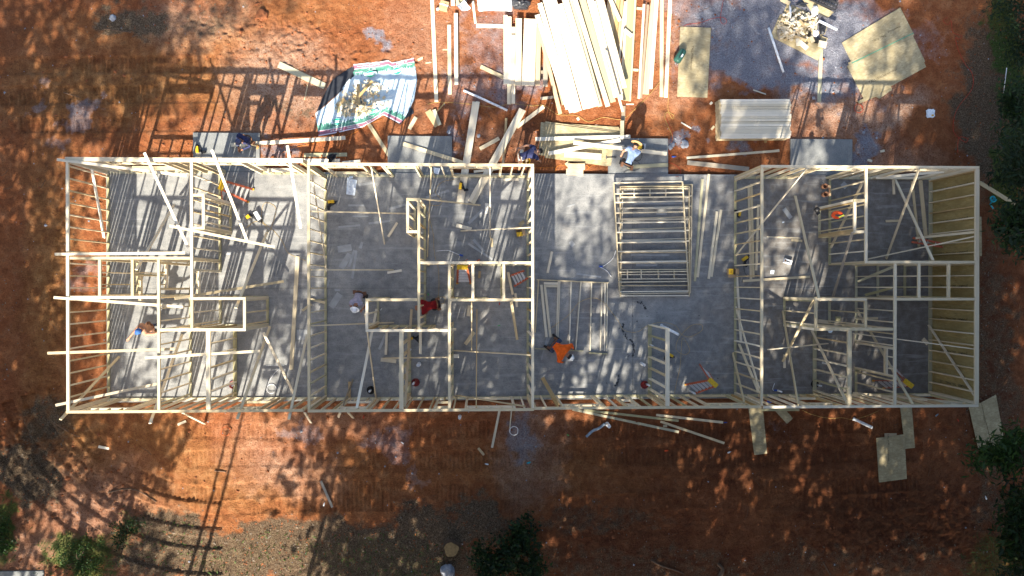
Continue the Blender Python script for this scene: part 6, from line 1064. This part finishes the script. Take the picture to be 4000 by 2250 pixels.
for lb, c, x, y, s in (('pale concrete lump beside the stoop of the straw-hatted worker, larger', 'ST', 2345, 455, .09), ('pale concrete lump beside the stoop of the straw-hatted worker, smaller', 'ST', 2310, 505, .09), ('bluish concrete spill near the blue cup', 'ST', 2545, 440, .17), ('loose lump by the doubled boards', 'T2', 2102, 1280, .07), ('flat reddish boulder in the sunny bank', 'T2', 60, 150, .22), ('chunk of rubble beside the long stoop', 'T2', 1820, 1245, .08), ('broken dirt lump by the capped worker board', 'W1', 2110, 760, .1)): rock(lb, c, x, y, s, 'stone' if 'reddish' not in lb and 'dirt' not in lb else 'clod')
# ------------------------------------------------------------------ printed tarp and the two heaps of offcuts
def poly(P, t):
    d = [0]
    for a, b in zip(P, P[1:]): d.append(d[-1] + math.dist(a, b))
    t *= d[-1]
    for i in range(len(P) - 1):
        if t <= d[i + 1] + 1e-9:
            k = (t - d[i]) / (d[i + 1] - d[i]); return np.array(P[i]) * (1 - k) + np.array(P[i + 1]) * k
    return np.array(P[-1])
e_t = [(690, 225), (960, 200), (1180, 178), (1262, 155), (1330, 198), (1690, 115)]; e_b = [(110, 1418), (500, 1345), (850, 1265), (1000, 1180), (1180, 1062), (1330, 1140), (1470, 1218)]
e_l = [(690, 225), (640, 440), (420, 740), (240, 900), (55, 1035), (110, 1418)]; e_r = [(1690, 115), (1745, 480), (1700, 800), (1640, 930), (1590, 1030), (1470, 1218)]
def tarp_px(u, v):                        # v from the top hem (0) to the bottom hem (1)
    T, Bt, Lf, Rt = poly(e_t, u), poly(e_b, u), poly(e_l, v), poly(e_r, v)
    c = T * (1 - v) + Bt * v + Lf * (1 - u) + Rt * u - (np.array(e_t[0]) * (1 - u) * (1 - v) + np.array(e_t[-1]) * u * (1 - v) + np.array(e_b[0]) * (1 - u) * v + np.array(e_b[-1]) * u * v)
    return c
def tarp_z(x, y):
    a = np.array([x * 1.0]), np.array([y * 1.0])
    return GZ + .06 + float((fbm(*a, 1.6, 3, 61)[0] - .5) * .16 + abs(fbm(a[0] + .3 * a[1], a[1] - a[0] * .4, 2.7, 2, 62)[0] - .5) * -.22)
def tarp_pt(u, v, up=0.0):
    q = tarp_px(u, v); p = U('TP', q[0], q[1], GZ); p.z = max(tarp_z(p.x, p.y), gh(p.x, p.y) + .012) + up; return p
def tarp_mat():
    mt = mat('printed_tarp', (.7, .8, .86), .35, spec=.4); q = NT(mt); uvn = q.n('ShaderNodeUVMap'); s = q.n('ShaderNodeSeparateXYZ'); q.l(uvn.outputs[0], s.inputs[0]); u, v = s.outputs[0], s.outputs[1]
    e = q.math('MINIMUM', v, q.math('SUBTRACT', 1.0, v)); c = q.n('ShaderNodeCombineXYZ'); q.l(q.math('MULTIPLY', u, 1.0), c.inputs[0])
    saw = q.math('ABSOLUTE', q.math('SUBTRACT', q.math('FRACT', q.math('MULTIPLY', u, 46.0)), .5)); n1 = q.noise(c.outputs[0], 34, 2); edge = q.math('ADD', q.math('ADD', .15, q.math('MULTIPLY', saw, -.06)), q.math('MULTIPLY', q.math('SUBTRACT', n1, .5), .16))
    green = q.math('LESS_THAN', e, edge); col = q.mix(green, (.52, .64, .70), q.ramp(q.noise(uvn.outputs[0], 24, 3), [(.3, (.04, .16, .12)), (.7, (.15, .35, .27))]))  # hem green, like the maroon below, lightened to carry sun glare
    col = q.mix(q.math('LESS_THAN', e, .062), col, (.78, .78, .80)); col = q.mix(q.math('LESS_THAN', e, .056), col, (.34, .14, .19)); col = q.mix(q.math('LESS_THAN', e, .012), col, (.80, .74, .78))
    bar = q.math('LESS_THAN', q.math('ABSOLUTE', q.math('SUBTRACT', q.math('FRACT', q.math('ADD', q.math('MULTIPLY', u, 2.25), .9)), .5)), .006); col = q.mix(q.math('MULTIPLY', bar, q.math('LESS_THAN', e, .14)), col, (.6, .8, .75))
    q.l(col, q.b.inputs['Base Color']); q.bump(q.noise(uvn.outputs[0], 9, 3), .7, .08); return mt
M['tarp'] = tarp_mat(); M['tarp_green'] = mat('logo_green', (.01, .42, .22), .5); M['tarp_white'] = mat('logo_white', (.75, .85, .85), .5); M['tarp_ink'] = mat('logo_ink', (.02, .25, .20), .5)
n = 44; o0 = tarp_pt(.5, .5); V, Fc, UVs = [], [], []
for j in range(n + 1):
    for i in range(n + 1): V.append(tarp_pt(i / n, j / n) - o0); UVs.append((i / n, j / n))
for j in range(n):
    for i in range(n): a = j * (n + 1) + i; Fc.append((a, a + n + 1, a + n + 2, a + 1))
tr = thing('tarp', o0, 'white printed lumber tarp with green and maroon hems spread on the clay under offcuts', 'tarp')
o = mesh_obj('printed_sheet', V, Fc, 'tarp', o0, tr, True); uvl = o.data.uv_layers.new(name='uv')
for lp in o.data.loops: uvl.data[lp.index].uv = UVs[lp.vertex_index]
def fold(name, pts, mk, base):
    P = [U('TP', x, y, GZ) for x, y in pts]; c = sum(P, Vector()) / len(P); V, Fc = [], []; N = len(P); rings = 7
    for k in range(rings):
        for p in P: q = c.lerp(p, (k + 1) / rings); V.append(Vector((q.x, q.y, max(gh(q.x, q.y) + .01, GZ + .035 + .09 * abs(float(fbm(np.array([q.x]), np.array([q.y]), 2.2, 3, 77)[0]) - .5)))) - c)
    for k in range(rings - 1):
        for i in range(N): Fc.append((k * N + i, (k + 1) * N + i, (k + 1) * N + (i + 1) % N, k * N + (i + 1) % N))
    Fc.append(tuple(range(N))); return mesh_obj(name, V, Fc, mk, c, base, True)
fold('black_underside', [(695, 245), (560, 330), (400, 430), (330, 500), (250, 625), (160, 820), (68, 1015), (150, 960), (240, 880), (330, 800), (430, 715), (540, 620), (620, 530), (690, 480), (700, 350)], 'tarp_black', tr)
fold('black_underside', [(1185, 1075), (1320, 1150), (1465, 1232), (1560, 1120), (1690, 1040), (1680, 985), (1640, 935), (1570, 1060), (1470, 1195), (1330, 1120)], 'tarp_black', tr)
def on_tarp(u0, v0, u1, v1):
    a, b = tarp_pt(u0, v0), tarp_pt(u1, v1); return math.atan2(b.y - a.y, b.x - a.x)
def tz(p, w, h): return max(tarp_z(p.x + dx * w, p.y + dy * h) for dx in (-.5, -.25, 0, .25, .5) for dy in (-.5, 0, .5)) + .012
for u, v, fl, sz in ((.30, .148, 1, 1.0), (.72, .15, 1, 1.0), (.22, .865, 0, 1.0), (.60, .835, 0, .9)):
    p = tarp_pt(u, v); a = on_tarp(u - .05, v, u + .05, v) + (math.pi if fl else 0); p.z = tz(p, .45, .26); c, s_ = math.cos(a), math.sin(a); q = lambda x, y, h: Vector((x * c - y * s_, x * s_ + y * c, h)) * 1.0
    for nm_, k, mk, h in (('logo_edge', 1.08, 'tarp_white', 0), ('logo_diamond', 1.0, 'tarp_green', .002)):
        mesh_obj(nm_, [q(-.22 * k * sz, 0, h), q(-.22 * k * sz, -.045 * k, h), q(0, -.13 * k * sz, h), q(.22 * k * sz, -.045 * k, h), q(.22 * k * sz, .045 * k, h), q(0, .13 * k * sz, h), q(-.22 * k * sz, .045 * k, h)], [(0, 1, 2, 3, 4, 5, 6)], mk, p, tr)
    mesh_obj('logo_band', [q(-.215 * sz, -.05 * sz, .004), q(.215 * sz, -.05 * sz, .004), q(.215 * sz, .05 * sz, .004), q(-.215 * sz, .05 * sz, .004)], [(0, 1, 2, 3)], 'tarp_white', p, tr); text('logo_lettering', 'IRVING', p + Vector((0, 0, .006)), .105 * sz, a, 'tarp_ink', tr, bold=.003)
for u, v, fl, body, sz in ((.30, .085, 1, 'Build On Us', .065), (.72, .085, 1, 'Build On Us', .065), (.22, .925, 0, 'Build On Us', .07), (.12, .105, 1, '1-800-758-7999', .05), (.92, .09, 1, '758-7999', .05), (.40, .90, 0, '1-800-758-7999', .05), (.05, .90, 0, '758-7999', .05), (.60, .905, 0, 'Build On Us', .05),
                           (.34, .034, 1, 'SPF  #1&2/STUD', .06), (.16, .034, 1, 'Kiln Dried Lumber', .055), (.80, .034, 1, 'SPF  #1&2/STUD', .055), (.20, .967, 0, 'SPF  #1&2/STUD', .06), (.40, .967, 0, 'Kiln Dried Lumber', .06), (.06, .967, 0, 'Lumber', .055), (.58, .967, 0, 'SPF  #1&2', .05)):
    p = tarp_pt(u, v); a = on_tarp(u - .05, v, u + .05, v) + (math.pi if fl else 0); p.z = tz(p, .35, .06); text('lettering', body, p, sz, a, 'tarp_white', tr, bold=.001)
HEAP = []
def offcuts(n, cx, cy, c, rx, ry, z0, hmax, label, group, mats, ang=0.0, name='wood_block'):
    for i in range(n):
        t = random.random() ** .6; a = random.uniform(0, 2 * math.pi); x, y = cx + rx * t * math.cos(a), cy + ry * t * math.sin(a); p = U(c, x, y, GZ); zz = (z0(p) if callable(z0) else z0) + .03 + hmax * (1 - t) * random.uniform(.25, 1)
        L = random.choice((.09, .12, .16, .2, .26)); w = random.choice((.089, .089, .038)); p.z = zz
        mk = random.choice(mats); tag(box(name, p, (L, w, .038), mk, None, 0, (random.gauss(0, .3), random.gauss(0, .3), random.uniform(0, 3.14))), label.replace('pale', {'tan_pine': 'brown', 'treated': 'greenish', 'white_pine': 'whitish'}.get(mk, 'pale')), 'offcut', group)
zt_ = lambda p: tarp_z(p.x, p.y)
offcuts(105, 700, 905, 'TP', 300, 190, zt_, .24, 'short pale offcut in the heap on the printed tarp', 'offcuts heaped on the printed tarp', ['pine', 'pine', 'white_pine', 'treated', 'tan_pine']); offcuts(30, 880, 780, 'TP', 420, 260, zt_, .03, 'short pale offcut in the heap on the printed tarp', 'offcuts heaped on the printed tarp', ['white_pine', 'pine']); offcuts(12, 1080, 830, 'TP', 120, 120, zt_, .03, 'short pale offcut in the heap on the printed tarp', 'offcuts heaped on the printed tarp', ['white_pine', 'pine'])
offcuts(16, 950, 620, 'TP', 260, 120, zt_, .04, 'short pale offcut in the heap on the printed tarp', 'offcuts heaped on the printed tarp', ['white_pine', 'pine'])
tag(beam('board', U('TP', 1000, 495, .22), U('TP', 720, 815, .16), .089, .038, 'tan_pine'), 'long brown offcut lying slantwise on top of the tarp heap', 'board', GB); tag(beam('board', U('TP', 762, 545, .18), U('TP', 768, 900, .17), .12, .038, 'tan_pine'), 'thick brown offcut lying upright across the tarp heap', 'board', GB)
# gravel-side scrap heap
sheet('lower OSB sheet carrying the scrap heap on the gravel', 'SC', [(490, 305), (700, 420), (1420, 1060), (1310, 1315), (275, 790)], GZ + .045); sheet('OSB sheet under the upper end of the scrap heap', 'SC', [(650, 60), (1230, 330), (1530, 560), (1440, 800), (1200, 900), (540, 320)], GZ + .02); sheet('OSB sheet with a torn corner beside the black rack', 'SC', [(970, -20), (1080, -20), (1660, 265), (1520, 398), (1150, 220)], .05)
sheet('small OSB square at the lower corner of the scrap heap', 'SC', [(1400, 785), (1530, 835), (1480, 925), (1355, 870)], GZ + .08)
zs_ = GZ + .06
offcuts(150, 860, 560, 'SC', 420, 330, zs_, .30, 'short pale offcut in the scrap heap on the gravel', 'offcuts in the scrap heap on the gravel', ['pine', 'white_pine', 'white_pine', 'pine', 'tan_pine']); offcuts(40, 700, 780, 'SC', 240, 120, zs_, .08, 'short pale offcut in the scrap heap on the gravel', 'offcuts in the scrap heap on the gravel', ['pine', 'tan_pine', 'pine'])
for a in (('greyish short board at the edge of the scrap heap', 'SC', 455, 650, 505, 860, 8, 'old_wood'), ('short wide offcut pointing out of the scrap heap', 'SC', 900, 900, 1075, 1060, 8, 'white_pine'), ('upright pale offcut at the foot of the scrap heap', 'SC', 865, 840, 880, 1000, 6, 'white_pine'), ('pale offcut between the black bags', 'SC', 1150, 800, 1210, 920, 6, 'pine'), ('pale block on the corner of the scrap heap sheet', 'SC', 1320, 940, 1490, 985, 10, 'pine'), ('long brown offcut across the foot of the scrap heap', 'SC', 800, 780, 1060, 890, 4, 'tan_pine'), ('long offcut slanting through the middle of the scrap heap', 'SC', 780, 690, 1170, 470, 4, 'pine')):
    board(a[0], a[1], a[2], a[3], a[1], a[4], a[5], GZ + .20 if 'edge' not in a[0] else GZ + .08, a[6], a[7])
def bag(label, c, x, y, rx, ry, z, h, mk, seed, name='plastic_bag'):
    p = U(c, x, y, z); bm = bmesh.new(); bmesh.ops.create_icosphere(bm, subdivisions=4, radius=1)
    for v in bm.verts:
        k = 1 + .9 * (float(fbm(np.array([v.co.x * 1.1 + seed]), np.array([v.co.y * 1.1 + v.co.z * .8]), 1.6, 4, seed)[0]) - .5); v.co = Vector((v.co.x * rx * k, v.co.y * ry * k, max(-.02, v.co.z * h * k)))
    me = bpy.data.meshes.new(name); bm.to_mesh(me); bm.free(); me.materials.append(M[mk]); return tag(link(bpy.data.objects.new(name, me), p), label, 'bag', 'plastic bags and film at the heaps')
bag('black plastic bag at the edge of the scrap heap, long', 'SC', 1400, 600, .13, .24, GZ + .06, .16, 'tarp_black', 3); bag('black bag with rubbish at the lower side of the scrap heap', 'SC', 1270, 890, .13, .10, GZ + .1, .12, 'black', 5); bag('small black bag in the middle of the scrap heap', 'SC', 1110, 760, .07, .11, GZ + .15, .16, 'black', 8); bag('clear shiny wrapper between the black bags', 'SC', 1260, 730, .11, .13, GZ + .1, .1, 'white_bag', 10); bag('white plastic film beside the torn OSB corner', 'SC', 1240, 230, .12, .2, GZ + .15, .22, 'white_bag', 12); bag('dark film at the upper end of the scrap heap', 'SC', 1000, 90, .26, .10, GZ + .08, .10, 'tarp_black', 14); bag('bluish white wrapping at the side of the scrap heap', 'SC', 700, 270, .05, .26, GZ + .1, .08, 'white_bag', 16)
bag('black plastic film hanging off the white wrapped bundle', 'P1', 1600, 70, .36, .22, .0, .35, 'tarp_black', 20)
for i in range(1): 
    p0 = U('P1', 1190, -60, .25); r = thing('wrapped_bundle', (p0.x, p0.y, GZ), 'bundle of lumber in white plastic wrap at the upper edge', 'lumber bundle'); V, Fc = [], []; n = 16
    for j in range(n + 1):
        for k in range(n + 1):
            u, v = k / n, j / n; x = 915 + (1450 - 915) * u; y = -260 + v * (430 - 18 * math.sin(math.pi * u)); q = U('P1', x, y, 0); q.z = .28 - .38 * max(0, (v - .72) / .28) ** 2.2 - .3 * max(0, (abs(u - .5) * 2 - .92) / .08) ** 2 * .6 + .02 * math.sin(9 * u + 6 * v); V.append(q - WORLD[r.name])
    mesh_obj('wrap', V, [(j * (n + 1) + k, (j + 1) * (n + 1) + k, (j + 1) * (n + 1) + k + 1, j * (n + 1) + k + 1) for j in range(n) for k in range(n)], 'white_bag', WORLD[r.name], r, True)
    for k in range(3): beam('board', U('P1', 930 + 170 * k, -200, .1), U('P1', 960 + 170 * k, 100, .1), .235, .038, 'white_pine', r)
for i, (x0, x1, mk) in enumerate(((515, 520, 'pine'), (592, 597, 'pine'), (655, 660, 'treated'), (705, 715, 'old_wood'))): board(ORD[i] + ' weathered board end at the upper edge above the white bag', 'P1', x0, -60, 'P1', x1, 90, .0, 6, mk)
# black steel rack at the upper edge
p0 = U('SC', 1480, 60, .12); r = thing('steel_rack', p0, 'black steel rack with parallel tines behind the scrap heap', 'rack'); a0, a1 = U('SC', 1060, -40, .12), U('SC', 1690, 215, .12); d = (a1 - a0).normalized(); s_ = Vector((-d.y, d.x, 0))
for k in (0, .12, .26): beam('rail', a0 + s_ * k, a1 + s_ * k, .045, .06, 'dark', r)
for i in range(11): c = a0.lerp(a1, i / 10); beam('cross_bar', c, c + s_ * .3, .025, .03, 'black', r)
for t in (.62, .72, .82, .93): c = a0.lerp(a1, t) + s_ * .26; beam('tine', c, c + s_ * .55 + d * .12, .05, .05, 'dark', r)
for i in range(7): c = a0.lerp(a1, .35 + .09 * i); beam('mesh_bar', c + s_ * .05, c + s_ * .22 + d * .1, .015, .015, 'steel', r)
# tape and rod
for a in (('long pale rod leaning in the grass near the bright green bush', [('T4', 2252, 640, .9), ('T4', 2222, 878, .1)], 'pvc'),): tag(tube('rod', [U(*q) for q in a[1]], .015, a[2]), a[0], 'rod')

# lettering becomes plain mesh print
dg = bpy.context.evaluated_depsgraph_get()
for o in TEXTS:
    me = bpy.data.meshes.new_from_object(o.evaluated_get(dg)); nm = o.name; o.name = nm + '_outline'; n = bpy.data.objects.new(nm, me); COL.objects.link(n); n.parent = o.parent; n.location = o.location; n.rotation_euler = o.rotation_euler; n.scale = o.scale
for o in TEXTS: bpy.data.objects.remove(o)
